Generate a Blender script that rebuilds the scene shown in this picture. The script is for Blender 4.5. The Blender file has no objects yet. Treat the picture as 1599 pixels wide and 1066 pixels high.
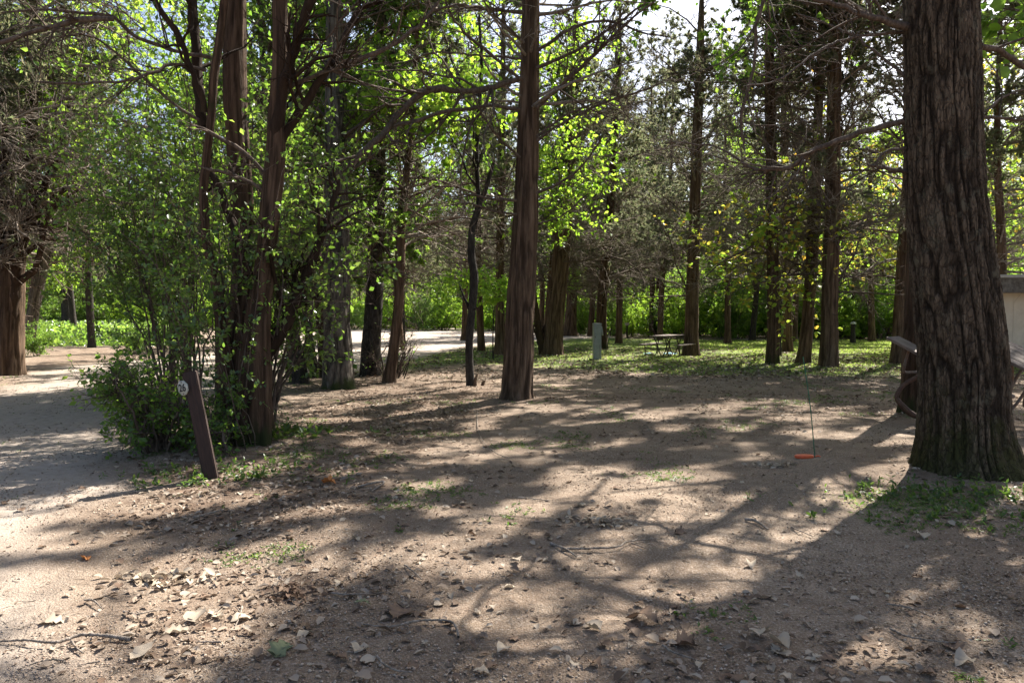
import bpy, math, random
import numpy as np
from mathutils import Vector, Matrix, Euler

# ---------------------------------------------------------------- camera, light, exposure
sc = bpy.context.scene
W, H, F = 1599.0, 1066.0, 1155.0
HZ = 485.0                       # horizon row in the photograph
CAM_H = 1.6
PITCH = math.atan((533.0 - HZ) / F)
cam_d = bpy.data.cameras.new('camera'); cam = bpy.data.objects.new('camera', cam_d)
sc.collection.objects.link(cam); sc.camera = cam
cam.location = (0, 0, CAM_H); cam.rotation_euler = (math.pi / 2 - PITCH, 0, 0)
cam_d.sensor_width = 36; cam_d.lens = F / W * 36; cam_d.clip_end = 2000; cam_d.clip_start = 0.05

SUN_EL, SUN_AZ = math.radians(47), math.radians(38)     # azimuth clockwise from +Y
sd = Vector((math.sin(SUN_AZ) * math.cos(SUN_EL), math.cos(SUN_AZ) * math.cos(SUN_EL), math.sin(SUN_EL)))
w = bpy.data.worlds.new('World'); sc.world = w; w.use_nodes = True
nt = w.node_tree; nt.nodes.clear()
sky = nt.nodes.new('ShaderNodeTexSky'); sky.sky_type = 'NISHITA'; sky.sun_disc = False
sky.sun_elevation = SUN_EL; sky.sun_rotation = SUN_AZ; sky.air_density = 0.9; sky.dust_density = 3.0; sky.ozone_density = 1.0
bg = nt.nodes.new('ShaderNodeBackground'); bg.inputs['Strength'].default_value = 0.072
wo = nt.nodes.new('ShaderNodeOutputWorld')
nt.links.new(sky.outputs[0], bg.inputs[0]); nt.links.new(bg.outputs[0], wo.inputs[0])
sl = bpy.data.lights.new('sun', 'SUN'); sl.energy = 5.0; sl.angle = math.radians(0.53); sl.color = (1.0, 0.95, 0.87)
so = bpy.data.objects.new('sun', sl); sc.collection.objects.link(so)
so.rotation_euler = sd.to_track_quat('Z', 'Y').to_euler()
sc.view_settings.view_transform = 'Standard'; sc.view_settings.look = 'None'
sc.view_settings.exposure = 1.92; sc.view_settings.gamma = 1.0; sc.view_settings.use_curve_mapping = False
cy = sc.cycles
cy.max_bounces = 6; cy.diffuse_bounces = 4; cy.glossy_bounces = 2; cy.transmission_bounces = 4; cy.transparent_max_bounces = 4
cy.caustics_reflective = False; cy.caustics_refractive = False
cy.use_denoising = True; cy.denoiser = 'OPENIMAGEDENOISE'
cy.use_adaptive_sampling = True; cy.adaptive_threshold = 0.01
cy.sample_clamp_indirect = 8

# ---------------------------------------------------------------- measuring helpers
FW = np.array([0, math.cos(PITCH), -math.sin(PITCH)]); UP = np.array([0, math.sin(PITCH), math.cos(PITCH)])
def ray(px, py):
    return FW + np.array([1, 0, 0]) * ((px - W / 2) / F) + UP * (-(py - H / 2) / F)
def P(px, py, Y):
    r = ray(px, py); return np.array([0, 0, CAM_H]) + r * (Y / r[1])
def G(px, py):
    r = ray(px, py); t = -CAM_H / r[2]; return np.array([0, 0, CAM_H]) + r * t

# ---------------------------------------------------------------- numpy noise
def _sm(t): return t * t * (3 - 2 * t)
_tab = np.random.RandomState(5).rand(257, 257)
def vn(u, v, seed=0, per=None):
    """value noise in -1..1; per = integer period along u"""
    u = np.asarray(u, float); v = np.asarray(v, float)
    iu = np.floor(u).astype(int); iv = np.floor(v).astype(int)
    fu = _sm(u - iu); fv = _sm(v - iv)
    a0 = iu % per if per else iu; a1 = (iu + 1) % per if per else iu + 1
    sx, sy = seed * 37 + 11, seed * 91 + 7
    g = lambda a, b: _tab[(a + sx) % 251, (b + sy) % 241]
    return 2 * ((g(a0, iv) * (1 - fu) + g(a1, iv) * fu) * (1 - fv) + (g(a0, iv + 1) * (1 - fu) + g(a1, iv + 1) * fu) * fv) - 1
def fbm(u, v, seed=0, o=4):
    s = 0; a = 1; n = 0
    for k in range(o):
        s = s + a * vn(u * 2 ** k, v * 2 ** k, seed + k); n += a; a *= .5
    return s / n

def gz(x, y):
    x = np.asarray(x, float); y = np.asarray(y, float)
    z = 0.045 * fbm(x / 2.2, y / 2.2, 3, 3) + 0.012 * fbm(x / .3, y / .3, 9, 3)
    d = np.hypot(x - 4.35, (y - 7.4)); z = z + 0.10 * np.exp(-(d / 1.0) ** 2)
    d = np.hypot(x + 3.0, (y - 8.9)); z = z + 0.10 * np.exp(-(d / 1.3) ** 2)
    return z

# ---------------------------------------------------------------- mesh helpers
RIDGE = [None]
def mk_mesh(name, V, faces, mat=None, smooth=False, mats=None, midx=None):
    V = np.asarray(V, np.float32); me = bpy.data.meshes.new(name)
    if isinstance(faces, np.ndarray): faces = [faces]
    faces = [f for f in faces if len(f)]
    me.vertices.add(len(V)); me.vertices.foreach_set('co', V.ravel())
    tot = np.concatenate([np.full(len(f), f.shape[1], np.int32) for f in faces])
    loops = np.concatenate([f.ravel() for f in faces]).astype(np.int32)
    me.loops.add(len(loops)); me.loops.foreach_set('vertex_index', loops)
    me.polygons.add(len(tot))
    st = np.zeros(len(tot), np.int32); st[1:] = np.cumsum(tot)[:-1]
    me.polygons.foreach_set('loop_start', st); me.polygons.foreach_set('loop_total', tot)
    if smooth: me.polygons.foreach_set('use_smooth', np.ones(len(tot), bool))
    if mats:
        for m in mats: me.materials.append(m)
        me.polygons.foreach_set('material_index', np.asarray(midx, np.int32))
    elif mat: me.materials.append(mat)
    me.update(calc_edges=True)
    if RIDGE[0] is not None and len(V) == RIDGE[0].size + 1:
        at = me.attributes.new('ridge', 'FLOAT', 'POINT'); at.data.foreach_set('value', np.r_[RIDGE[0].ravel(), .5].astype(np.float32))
    return me
def link(name, me, parent=None, loc=(0, 0, 0)):
    o = bpy.data.objects.new(name, me); sc.collection.objects.link(o)
    if parent is not None: o.parent = parent
    o.location = loc
    return o
def tag(o, label=None, cat=None, group=None, kind=None):
    if label: o['label'] = label
    if cat: o['category'] = cat
    if group: o['group'] = group
    if kind: o['kind'] = kind
    return o
def thing(name, loc, label, cat, group=None, rz=0):
    o = bpy.data.objects.new(name, None); sc.collection.objects.link(o)
    o.location = loc; o.rotation_euler = (0, 0, rz); o.empty_display_size = .2
    return tag(o, label, cat, group)
def copy_tree(o, parent=None):
    c = o.copy(); sc.collection.objects.link(c); c.parent = parent
    for ch in list(o.children): copy_tree(ch, c)
    return c
class MB:
    """gathers vertex and face arrays"""
    def __init__(s): s.V = []; s.F = {}; s.n = 0
    def add(s, V, F):
        for f in (F if isinstance(F, list) else [F]):
            f = np.asarray(f)
            if len(f): s.F.setdefault(f.shape[1], []).append(f + s.n)
        s.V.append(np.asarray(V, float)); s.n += len(V)
    def mesh(s, name, mat, smooth=False, org=(0, 0, 0)):
        return mk_mesh(name, np.concatenate(s.V) - np.asarray(org, float), [np.concatenate(a) for a in s.F.values()], mat, smooth)
def box(mb, c, d, R=None):
    c = np.asarray(c, float); d = np.asarray(d, float) / 2
    v = np.array([[x, y, z] for x in (-1, 1) for y in (-1, 1) for z in (-1, 1)], float) * d
    if R is not None: v = v @ np.asarray(R).T
    f = np.array([[0, 1, 3, 2], [4, 6, 7, 5], [0, 4, 5, 1], [2, 3, 7, 6], [0, 2, 6, 4], [1, 5, 7, 3]])
    mb.add(v + c, f)
def bev_box(name, d, mat, parent, loc=(0, 0, 0), rot=(0, 0, 0), b=.006, wob=0, seed=0):
    """a bevelled box as its own object, optionally warped a little"""
    import bmesh
    bm = bmesh.new(); bmesh.ops.create_cube(bm, size=1)
    for v in bm.verts: v.co = Vector((v.co.x * d[0], v.co.y * d[1], v.co.z * d[2]))
    bmesh.ops.bevel(bm, geom=list(bm.edges), offset=b, segments=2, affect='EDGES')
    rr = random.Random(seed)
    if wob:
        for v in bm.verts: v.co += Vector([rr.uniform(-wob, wob) for _ in range(3)])
    me = bpy.data.meshes.new(name); bm.to_mesh(me); bm.free(); me.materials.append(mat)
    o = link(name, me, parent, loc); o.rotation_euler = rot
    return o

def catmull(pts, n):
    """pts [K,D] -> n points evenly along"""
    pts = np.asarray(pts, float); K = len(pts)
    if K == 2: t = np.linspace(0, 1, n)[:, None]; return pts[0] * (1 - t) + pts[1] * t
    seg = np.linalg.norm(np.diff(pts[:, :3], axis=0), axis=1) + 1e-6; s = np.r_[0, np.cumsum(seg)]
    m = np.zeros_like(pts)
    m[1:-1] = (pts[2:] - pts[:-2]) / (s[2:] - s[:-2])[:, None]; m[0] = (pts[1] - pts[0]) / seg[0]; m[-1] = (pts[-1] - pts[-2]) / seg[-1]
    q = np.linspace(0, s[-1], n); i = np.clip(np.searchsorted(s, q, 'right') - 1, 0, K - 2)
    h = seg[i][:, None]; t = ((q - s[i]) / seg[i])[:, None]
    return ((2 * t**3 - 3 * t**2 + 1) * pts[i] + (t**3 - 2 * t**2 + t) * h * m[i] + (-2 * t**3 + 3 * t**2) * pts[i + 1] + (t**3 - t**2) * h * m[i + 1])

def tubes(paths, rad, sides=4):
    """paths [N,P,3], rad [N,P] -> V, F(list) : open tubes, closed with a tip by tiny radius"""
    N, Pn, _ = paths.shape
    tan = np.gradient(paths, axis=1); tan /= np.linalg.norm(tan, axis=2, keepdims=True) + 1e-9
    mean = np.abs(tan.mean(axis=1)); ref = np.zeros((N, 3)); ref[np.arange(N), mean.argmin(axis=1)] = 1
    a = np.cross(tan, ref[:, None, :]); a /= np.linalg.norm(a, axis=2, keepdims=True) + 1e-9
    b = np.cross(tan, a)
    th = np.arange(sides) / sides * 2 * np.pi
    V = paths[:, :, None, :] + rad[:, :, None, None] * (a[:, :, None, :] * np.cos(th)[None, None, :, None] + b[:, :, None, :] * np.sin(th)[None, None, :, None])
    idx = np.arange(N * Pn * sides).reshape(N, Pn, sides)
    q = np.stack([idx[:, :-1, :], np.roll(idx, -1, 2)[:, :-1, :], np.roll(idx, -1, 2)[:, 1:, :], idx[:, 1:, :]], -1).reshape(-1, 4)
    return V.reshape(-1, 3), q
def nrm(a): return a / (np.linalg.norm(a, axis=-1, keepdims=True) + 1e-9)

def trunk_arrays(nodes, sides=40, dz=.05, bark='cedar', seed=0, flare=.35, amp=1.0, dz_top=None, ridge=True, fl_h=.22, buttress=5):
    """nodes [(x,y,z,r)]; a closed-off tapered trunk with ridged bark as real relief"""
    nodes = np.asarray(nodes, float)
    L = np.linalg.norm(np.diff(nodes[:, :3], axis=0), axis=1).sum()
    c = catmull(nodes, max(6, int(L / dz)))
    if dz_top:                                # coarser rings above 6 m
        s = c[:, 2]; keep = (s < 6) | (np.arange(len(c)) % max(1, int(dz_top / dz)) == 0); c = c[keep]
    n = len(c); pos, r = c[:, :3], np.maximum(c[:, 3], .004)
    tan = nrm(np.gradient(pos, axis=0)); ref = np.array([0, 1, 0.]) if abs(tan[:, 2].mean()) > .5 else np.array([0, 0, 1.])
    a = nrm(np.cross(tan, ref)); b = np.cross(tan, a)
    th = np.arange(sides) / sides; s = np.r_[0, np.cumsum(np.linalg.norm(np.diff(pos, axis=0), axis=1))]
    U, S = np.meshgrid(th, s); R = r[:, None]; RIDGE[0] = np.full(U.shape, .6)
    m = 1 + .05 * vn(U * 3, S * .5 + seed, seed, 3)
    if bark == 'cedar':
        wv = S * .9 + .25 * vn(U * 5, S * 1.2, seed + 3, 5)
        lob = vn(U * 7, S * .25 + seed * 3, seed + 1, 7)
        f1 = vn(U * 22, wv * 1.1, seed + 2, 22); f2 = vn(U * 44, wv * 2.6, seed + 4, 44)
        kk = max(8, int(round(2 * np.pi * r[0] / .085)))
        n1 = vn(U * kk + .3 * vn(U * 9, S * 1.5, seed + 6, 9), S * .9 + .2 * vn(U * 6, S * 2, seed + 5, 6), seed + 2, kk); n2 = vn(U * kk * 2, S * 1.9, seed + 4, kk * 2)
        g1 = np.exp(-(n1 / .20) ** 2); g2 = np.exp(-(n2 / .22) ** 2)
        m = m + amp * (.085 * lob * np.exp(-S * .12) - .055 * g1 - .028 * g2 + .018 * f1 + .012 * f2)
        m = m - amp * .05 * np.clip(vn(U * 9, S * .35, seed + 8, 9) - .35, 0, 1) * 1.6
        RIDGE[0] = np.clip(.95 - .8 * g1 - .4 * g2 + .25 * f2, 0, 1)
    elif bark == 'furrow':
        k = max(12, int(round(2 * np.pi * r[0] / (.052 if sides > 200 else .10))))
        wob = (.4 if sides > 200 else .9) * vn(U * 14, S * 2.6, seed + 5, 14)
        n1 = vn(U * k + wob, S * 1.9, seed + 1, k); n2 = vn(U * k * 2 + wob, S * 7, seed + 2, k * 2); n3 = vn(U * k * .5, S * 13, seed + 3, k)
        g1 = np.exp(-(n1 / .24) ** 2); g2 = np.exp(-(n2 / .16) ** 2); g3 = np.exp(-(n3 / .07) ** 2)
        m = m - amp * (.085 * g1 + .035 * g2 * (1 - g1) + .012 * g3) + amp * (.012 * vn(U * 60, S * 14, seed + 6, 60) + .008 * vn(U * 90, S * 40, seed + 7, 90)) + .03 * amp
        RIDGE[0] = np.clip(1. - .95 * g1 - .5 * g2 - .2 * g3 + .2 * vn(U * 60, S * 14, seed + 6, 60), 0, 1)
        m = m + .03 * vn(U * 4, S * .7, seed + 9, 4)
    else:
        m = m + amp * (.04 * vn(U * 8, S * 1.5, seed + 1, 8) + .02 * vn(U * 16, S * 5, seed + 2, 16))
    if flare:
        fb = 1 + .55 * vn(U * buttress, S * .4 + 2, seed + 11, buttress)
        m = m + flare * np.exp(-np.maximum(pos[:, 2:3] , 0) / fl_h) * fb
    ang = 2 * np.pi * U
    V = pos[:, None, :] + (R * m)[:, :, None] * (a[:, None, :] * np.cos(ang)[:, :, None] + b[:, None, :] * np.sin(ang)[:, :, None])
    idx = np.arange(n * sides).reshape(n, sides)
    q = np.stack([idx[:-1], np.roll(idx, -1, 1)[:-1], np.roll(idx, -1, 1)[1:], idx[1:]], -1).reshape(-1, 4)
    V = V.reshape(-1, 3); V = np.vstack([V, pos[-1:]]); cap = np.stack([idx[-1], np.roll(idx[-1], -1), np.full(sides, len(V) - 1)], -1)
    return V, [q, cap]

def at_t(paths, rad, i, t):
    Pn = paths.shape[1]; f = t * (Pn - 1); k = np.minimum(f.astype(int), Pn - 2); u = (f - k)[:, None]
    p0, p1 = paths[i, k], paths[i, k + 1]
    return p0 * (1 - u) + p1 * u, nrm(p1 - p0), rad[i, k] * (1 - u[:, 0]) + rad[i, k + 1] * u[:, 0]
def grow(rng, start, d, length, r0, Pn=5, wob=.18, up=0., r1=.25, droop=0.):
    """grow curved paths: start [M,3], d [M,3], length [M], r0 [M]"""
    M = len(start); step = (length / (Pn - 1))[:, None]; pts = [start]; d = nrm(d)
    for k in range(Pn - 1):
        pts.append(pts[-1] + d * step)
        d = nrm(d + rng.normal(0, wob, (M, 3)) + np.array([0, 0, up]) + np.array([0, 0, -droop * k]))
    rr = r0[:, None] * np.linspace(1, r1, Pn)[None, :]
    return np.stack(pts, 1), rr
def spawn(rng, paths, rad, M, t0=.2, t1=1., lf=.5, lv=.3, ang=55, av=12, Pn=4, wob=.2, up=0., rs=.55, rmin=.003, flat=0., r1=.3, plen=None, taper=True):
    N = len(paths); plen = np.linalg.norm(np.diff(paths, axis=1), axis=2).sum(1)
    i = rng.choice(N, M, p=plen / plen.sum()); t = rng.uniform(t0, t1, M)
    p, tn, r = at_t(paths, rad, i, np.minimum(t, .999))
    q = rng.normal(0, 1, (M, 3)); q[:, 2] *= (1 - flat); q -= tn * (q * tn).sum(1, keepdims=True); q = nrm(q)
    a = np.radians(rng.normal(ang, av, M))[:, None]
    d = tn * np.cos(a) + q * np.sin(a)
    L = plen[i] * lf * (1 - (.55 * t if taper else 0)) * rng.uniform(1 - lv, 1 + lv, M)
    return grow(rng, p, d, L, np.maximum(r * rs, rmin), Pn, wob, up, r1)

def leaf_mesh(mb, pos, d, nor, L, Wd, curl=.15, simple=True):
    """ovate folded leaves; pos base points, d axis, nor normal"""
    M = len(pos); d = nrm(d); s = nrm(np.cross(d, nor)); n = np.cross(s, d)
    L = L[:, None]; Wd = Wd[:, None] / 2
    if simple:
        V = np.stack([pos, pos + d * L * .45 + s * Wd + n * L * curl, pos + d * L - n * L * curl * .3, pos + d * L * .45 - s * Wd + n * L * curl], 1)
        b = (np.arange(M) * 4)[:, None]
        mb.add(V.reshape(-1, 3), np.concatenate([b + [0, 1, 2], b + [0, 2, 3]]))
    else:
        V = np.stack([pos, pos + d * L * .25 + s * Wd * .85 + n * L * curl * .6, pos + d * L * .6 + s * Wd * .85 + n * L * curl * .7, pos + d * L - n * L * curl * .6,
                      pos + d * L * .6 - s * Wd * .85 + n * L * curl * .7, pos + d * L * .25 - s * Wd * .85 + n * L * curl * .6, pos + d * L * .5], 1)
        b = (np.arange(M) * 7)[:, None]
        mb.add(V.reshape(-1, 3), np.concatenate([b + [0, 1, 6], b + [1, 2, 6], b + [2, 3, 6], b + [6, 3, 4], b + [6, 4, 5], b + [0, 6, 5]]))
def leaves_on(rng, mb, paths, rad, M, size=.07, sv=.3, asp=.6, up=.8, simple=True, curl=.12, t0=.1, hang=.15, keep=None):
    i = rng.integers(0, len(paths), M); t = rng.uniform(t0, .999, M)
    p, tn, r = at_t(paths, rad, i, t)
    if keep is not None:
        k = keep(p, rng); p, tn = p[k], tn[k]; M = len(p)
    q = nrm(rng.normal(0, 1, (M, 3))); d = nrm(tn * .5 + q * .9 - np.array([0, 0, hang]))
    n = rng.normal(0, 1, (M, 3)) * (1 - up) + np.array([0, 0, up]); n = nrm(n - d * (n * d).sum(1, keepdims=True))
    L = size * rng.uniform(1 - sv, 1 + sv, M)
    leaf_mesh(mb, p + d * L[:, None] * .15, d, n, L, L * asp, curl, simple)
def needles_on(rng, mb, paths, rad, M, L=.11, Wd=.028, spread=.8, lenv=.4):
    """cedar sprays: slim triangles fanning from twigs"""
    i = rng.integers(0, len(paths), M); t = rng.uniform(.15, .999, M)
    p, tn, r = at_t(paths, rad, i, t)
    d = nrm(tn * 1.0 + rng.normal(0, spread * .6, (M, 3))); s = nrm(np.cross(d, rng.normal(0, 1, (M, 3))))
    LL = (L * rng.uniform(1 - lenv, 1 + lenv, M))[:, None]
    V = np.stack([p + s * Wd * .5, p - s * Wd * .5, p + d * LL], 1)
    mb.add(V.reshape(-1, 3), np.arange(M * 3).reshape(-1, 3))

# ---------------------------------------------------------------- materials
def new_mat(name):
    m = bpy.data.materials.new(name); m.use_nodes = True; nt = m.node_tree; nt.nodes.clear()
    out = nt.nodes.new('ShaderNodeOutputMaterial'); return m, nt, out
def node(nt, t, **kw):
    n = nt.nodes.new(t)
    for k, v in kw.items():
        if k in n.inputs.keys(): n.inputs[k].default_value = v
        else: setattr(n, k, v)
    return n
def ramp(nt, fac, stops):
    r = nt.nodes.new('ShaderNodeValToRGB'); el = r.color_ramp.elements
    while len(el) < len(stops): el.new(.5)
    for e, (p, c) in zip(el, stops): e.position = p; e.color = (*c, 1)
    nt.links.new(fac, r.inputs[0]); return r.outputs[0]
def mapping(nt, scale, coord='Object'):
    tc = nt.nodes.new('ShaderNodeTexCoord'); mp = nt.nodes.new('ShaderNodeMapping'); mp.inputs['Scale'].default_value = scale
    nt.links.new(tc.outputs[coord], mp.inputs[0]); return mp.outputs[0]
def noise(nt, vec, scale, detail=5, rough=.6):
    n = node(nt, 'ShaderNodeTexNoise', Scale=scale, Detail=detail, Roughness=rough); nt.links.new(vec, n.inputs['Vector']); return n.outputs['Fac']
def mix(nt, fac, a, b, blend='MIX'):
    m = nt.nodes.new('ShaderNodeMix'); m.data_type = 'RGBA'; m.blend_type = blend
    for sock, v in ((m.inputs[0], fac), (m.inputs[6], a), (m.inputs[7], b)):
        if isinstance(v, bpy.types.NodeSocket): nt.links.new(v, sock)
        else: sock.default_value = v if not isinstance(v, tuple) else (*v, 1)
    return m.outputs[2]
def mth(nt, op, a, b=0., clamp=False):
    m = nt.nodes.new('ShaderNodeMath'); m.operation = op; m.use_clamp = clamp
    for i, v in enumerate((a, b)):
        if isinstance(v, bpy.types.NodeSocket): nt.links.new(v, m.inputs[i])
        else: m.inputs[i].default_value = v
    return m.outputs[0]
def finish(nt, out, col, rough=.85, bump=None, bs=.3, bd=.02, spec=.3, metal=0.):
    p = nt.nodes.new('ShaderNodeBsdfPrincipled')
    for k, v in (('Base Color', col), ('Roughness', rough), ('Metallic', metal), ('Specular IOR Level', spec)):
        if isinstance(v, bpy.types.NodeSocket): nt.links.new(v, p.inputs[k])
        elif isinstance(v, tuple): p.inputs[k].default_value = (*v, 1)
        else: p.inputs[k].default_value = v
    if bump is not None:
        b = node(nt, 'ShaderNodeBump', Strength=bs, Distance=bd); nt.links.new(bump, b.inputs['Height']); nt.links.new(b.outputs[0], p.inputs['Normal'])
    nt.links.new(p.outputs[0], out.inputs[0]); return p

def mat_bark(name, c0, c1, c2, zs=1.2, sc_=14, moss=None, bd=.02, lichen=None, ridge=0., crack=False):
    m, nt, out = new_mat(name)
    v = mapping(nt, (sc_, sc_, zs)); f = noise(nt, v, 1.0, 8, .7)
    v2 = mapping(nt, (2, 2, .7)); g = noise(nt, v2, 1.0, 4, .6)
    v3 = mapping(nt, (60, 60, 9)); h = noise(nt, v3, 1.0, 4, .6)
    col = ramp(nt, f, [(.38, c0), (.48, c1), (.62, c2)])
    col = mix(nt, mth(nt, 'MULTIPLY', g, .35), col, tuple(x * .55 for x in c1))
    col = mix(nt, mth(nt, 'MULTIPLY', h, .35), col, tuple(min(1, x * 1.5) for x in c2))
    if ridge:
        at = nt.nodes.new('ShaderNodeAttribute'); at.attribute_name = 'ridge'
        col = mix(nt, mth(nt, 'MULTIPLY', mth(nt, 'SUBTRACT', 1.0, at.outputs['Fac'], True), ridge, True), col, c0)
    if lichen:
        v4 = mapping(nt, (7, 7, 5)); l = noise(nt, v4, 1.0, 6, .65)
        col = mix(nt, ramp(nt, l, [(.56, (0, 0, 0)), (.64, (.7,) * 3)]), col, lichen)
    if moss:
        v5 = mapping(nt, (5, 5, 3)); l = noise(nt, v5, 1.0, 6, .7)
        tc = nt.nodes.new('ShaderNodeTexCoord'); sp = nt.nodes.new('ShaderNodeSeparateXYZ'); nt.links.new(tc.outputs['Object'], sp.inputs[0])
        hz = mth(nt, 'SUBTRACT', 1.0, mth(nt, 'DIVIDE', sp.outputs[2], moss[1], True), True)
        fac = mth(nt, 'MULTIPLY', mth(nt, 'SUBTRACT', mth(nt, 'ADD', l, mth(nt, 'MULTIPLY', hz, .35)), .62), 5, True)
        col = mix(nt, fac, col, moss[0])
    bm_ = mth(nt, 'ADD', f, mth(nt, 'MULTIPLY', h, .5))
    if crack:
        wv = mapping(nt, (24, 24, 9)); nn = nt.nodes.new('ShaderNodeTexNoise'); nn.inputs['Scale'].default_value = 1.2; nt.links.new(wv, nn.inputs['Vector'])
        ad = nt.nodes.new('ShaderNodeVectorMath'); ad.operation = 'MULTIPLY_ADD'; nt.links.new(nn.outputs['Color'], ad.inputs[0]); ad.inputs[1].default_value = (1.6, 1.6, 1.6); nt.links.new(wv, ad.inputs[2])
        vo = nt.nodes.new('ShaderNodeTexVoronoi'); vo.feature = 'DISTANCE_TO_EDGE'; vo.inputs['Scale'].default_value = 1.; nt.links.new(ad.outputs[0], vo.inputs['Vector'])
        e = ramp(nt, vo.outputs['Distance'], [(.0, (0,) * 3), (.11, (1,) * 3)])
        col = mix(nt, mth(nt, 'MULTIPLY', mth(nt, 'SUBTRACT', 1., e), .5), col, c0); bm_ = mth(nt, 'ADD', bm_, mth(nt, 'MULTIPLY', e, 1.0))
    finish(nt, out, col, .92, bm_, .7, bd, .15)
    return m
M_CEDAR = mat_bark('cedar_bark', (.022, .013, .008), (.088, .053, .032), (.19, .130, .088), bd=.03, ridge=.75)
M_CEDAR_DK = mat_bark('dark_cedar_bark', (.013, .008, .005), (.058, .033, .020), (.14, .090, .058), moss=((.030, .034, .012), .5), bd=.03, ridge=.75)
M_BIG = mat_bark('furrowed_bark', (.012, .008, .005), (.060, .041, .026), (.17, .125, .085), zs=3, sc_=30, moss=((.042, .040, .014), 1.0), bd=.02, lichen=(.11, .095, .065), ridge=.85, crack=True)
M_OAK = mat_bark('grey_bark', (.018, .015, .012), (.080, .068, .054), (.19, .165, .135), zs=3, sc_=22, moss=((.035, .045, .014), .35), ridge=.8)
M_DARK = mat_bark('dark_bark', (.010, .009, .008), (.036, .030, .025), (.09, .078, .066), zs=6, sc_=20, ridge=.7)
M_TWIG = mat_bark('dead_twig_bark', (.07, .055, .042), (.16, .128, .10), (.32, .27, .225), zs=8, sc_=30)
M_BRANCH = mat_bark('branch_bark', (.025, .018, .014), (.075, .052, .039), (.15, .115, .09), zs=9, sc_=25)

def mat_leaf(name, cols, trans, tf=.45, rough=.42, spec=.5):
    m, nt, out = new_mat(name)
    ge = nt.nodes.new('ShaderNodeNewGeometry'); rnd = ge.outputs['Random Per Island']
    k = len(cols) - 1
    col = ramp(nt, rnd, [(i / k, c) for i, c in enumerate(cols)])
    col2 = ramp(nt, rnd, [(i / (len(trans) - 1), c) for i, c in enumerate(trans)])
    p = nt.nodes.new('ShaderNodeBsdfPrincipled'); nt.links.new(col, p.inputs['Base Color']); p.inputs['Roughness'].default_value = rough
    p.inputs['Specular IOR Level'].default_value = spec
    t = nt.nodes.new('ShaderNodeBsdfTranslucent'); nt.links.new(col2, t.inputs[0])
    mx = nt.nodes.new('ShaderNodeMixShader'); mx.inputs[0].default_value = tf
    nt.links.new(p.outputs[0], mx.inputs[1]); nt.links.new(t.outputs[0], mx.inputs[2]); nt.links.new(mx.outputs[0], out.inputs[0])
    return m
M_LEAF_BR = mat_leaf('bright_broadleaf', [(.07, .13, .02), (.11, .18, .025), (.15, .21, .04)], [(.28, .52, .04), (.40, .64, .05), (.58, .74, .09)], .6)
M_LEAF = mat_leaf('green_broadleaf', [(.05, .095, .02), (.07, .13, .025), (.10, .15, .04)], [(.18, .37, .04), (.28, .48, .05), (.42, .57, .08)], .52)
M_LEAF_DK = mat_leaf('glossy_dark_leaf', [(.045, .080, .022), (.065, .11, .03), (.09, .13, .045)], [(.17, .33, .04), (.26, .44, .05), (.38, .53, .08)], .47, .28, .7)
M_LEAF_YL = mat_leaf('yellowing_leaf', [(.09, .14, .02), (.14, .18, .025), (.20, .20, .03), (.26, .14, .03)], [(.26, .48, .05), (.36, .56, .06), (.48, .60, .07), (.62, .64, .08), (.66, .40, .06)], .6)
M_NEEDLE = mat_leaf('cedar_needles', [(.065, .088, .045), (.095, .118, .065), (.13, .14, .088), (.16, .135, .09)], [(.18, .24, .10), (.25, .30, .14), (.32, .33, .18), (.30, .24, .14)], .45, .6, .25)
M_GRASS = mat_leaf('grass_blade', [(.10, .16, .035), (.15, .21, .05), (.25, .24, .12)], [(.34, .54, .07), (.46, .60, .11), (.52, .52, .22)], .45, .5, .3)
M_HERB = mat_leaf('herb_leaf', [(.035, .065, .018), (.055, .09, .026), (.075, .11, .035)], [(.12, .24, .03), (.18, .32, .04), (.28, .40, .06)], .38, .4, .4)

def mat_litter(name, cols, tf=.12):
    return mat_leaf(name, cols, [tuple(min(1, c * 1.3) for c in x) for x in cols], tf, .75, .2)
M_LIT = mat_litter('dry_leaf_litter', [(.09, .058, .038), (.17, .12, .085), (.26, .20, .15), (.36, .30, .235), (.13, .075, .045)])
M_LIT_PALE = mat_litter('pale_dry_leaf', [(.27, .205, .14), (.36, .29, .215), (.45, .385, .30)])
M_LIT_BR = mat_litter('brown_dry_leaf', [(.12, .075, .05), (.17, .11, .075), (.22, .15, .10)])
M_LIT_OR = mat_litter('orange_dry_leaf', [(.45, .15, .04), (.55, .22, .07), (.40, .17, .07)])
M_LIT_GR = mat_litter('green_fallen_leaf', [(.12, .14, .06), (.18, .20, .11), (.15, .16, .09)], .2)

def mat_plain(name, c, c2=None, sc_=12, rough=.7, spec=.3, metal=0., bs=.2, stretch=(1, 1, 1)):
    m, nt, out = new_mat(name)
    v = mapping(nt, stretch); f = noise(nt, v, sc_, 6, .65); c2 = c2 or tuple(x * .6 for x in c)
    col = ramp(nt, f, [(.35, c2), (.62, c)])
    finish(nt, out, col, rough, f, bs, .004, spec, metal); return m
M_WOOD_GREY = mat_plain('weathered_brown_plank', (.20, .155, .13), (.09, .065, .055), 5, .8, stretch=(1.2, 14, 14))
M_POST = mat_plain('brown_painted_post', (.048, .027, .021), (.020, .013, .011), 7, .7, stretch=(9, 9, .8), bs=.6)
M_SIGN = mat_plain('white_sign_face', (.42, .43, .38), (.27, .28, .23), 25, .5)
M_INK = mat_plain('black_lettering', (.015, .014, .018), None, 10, .6)
M_PIPE = mat_plain('dark_metal_pipe', (.06, .055, .05), (.11, .06, .035), 14, .55, .5, .4)
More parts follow.
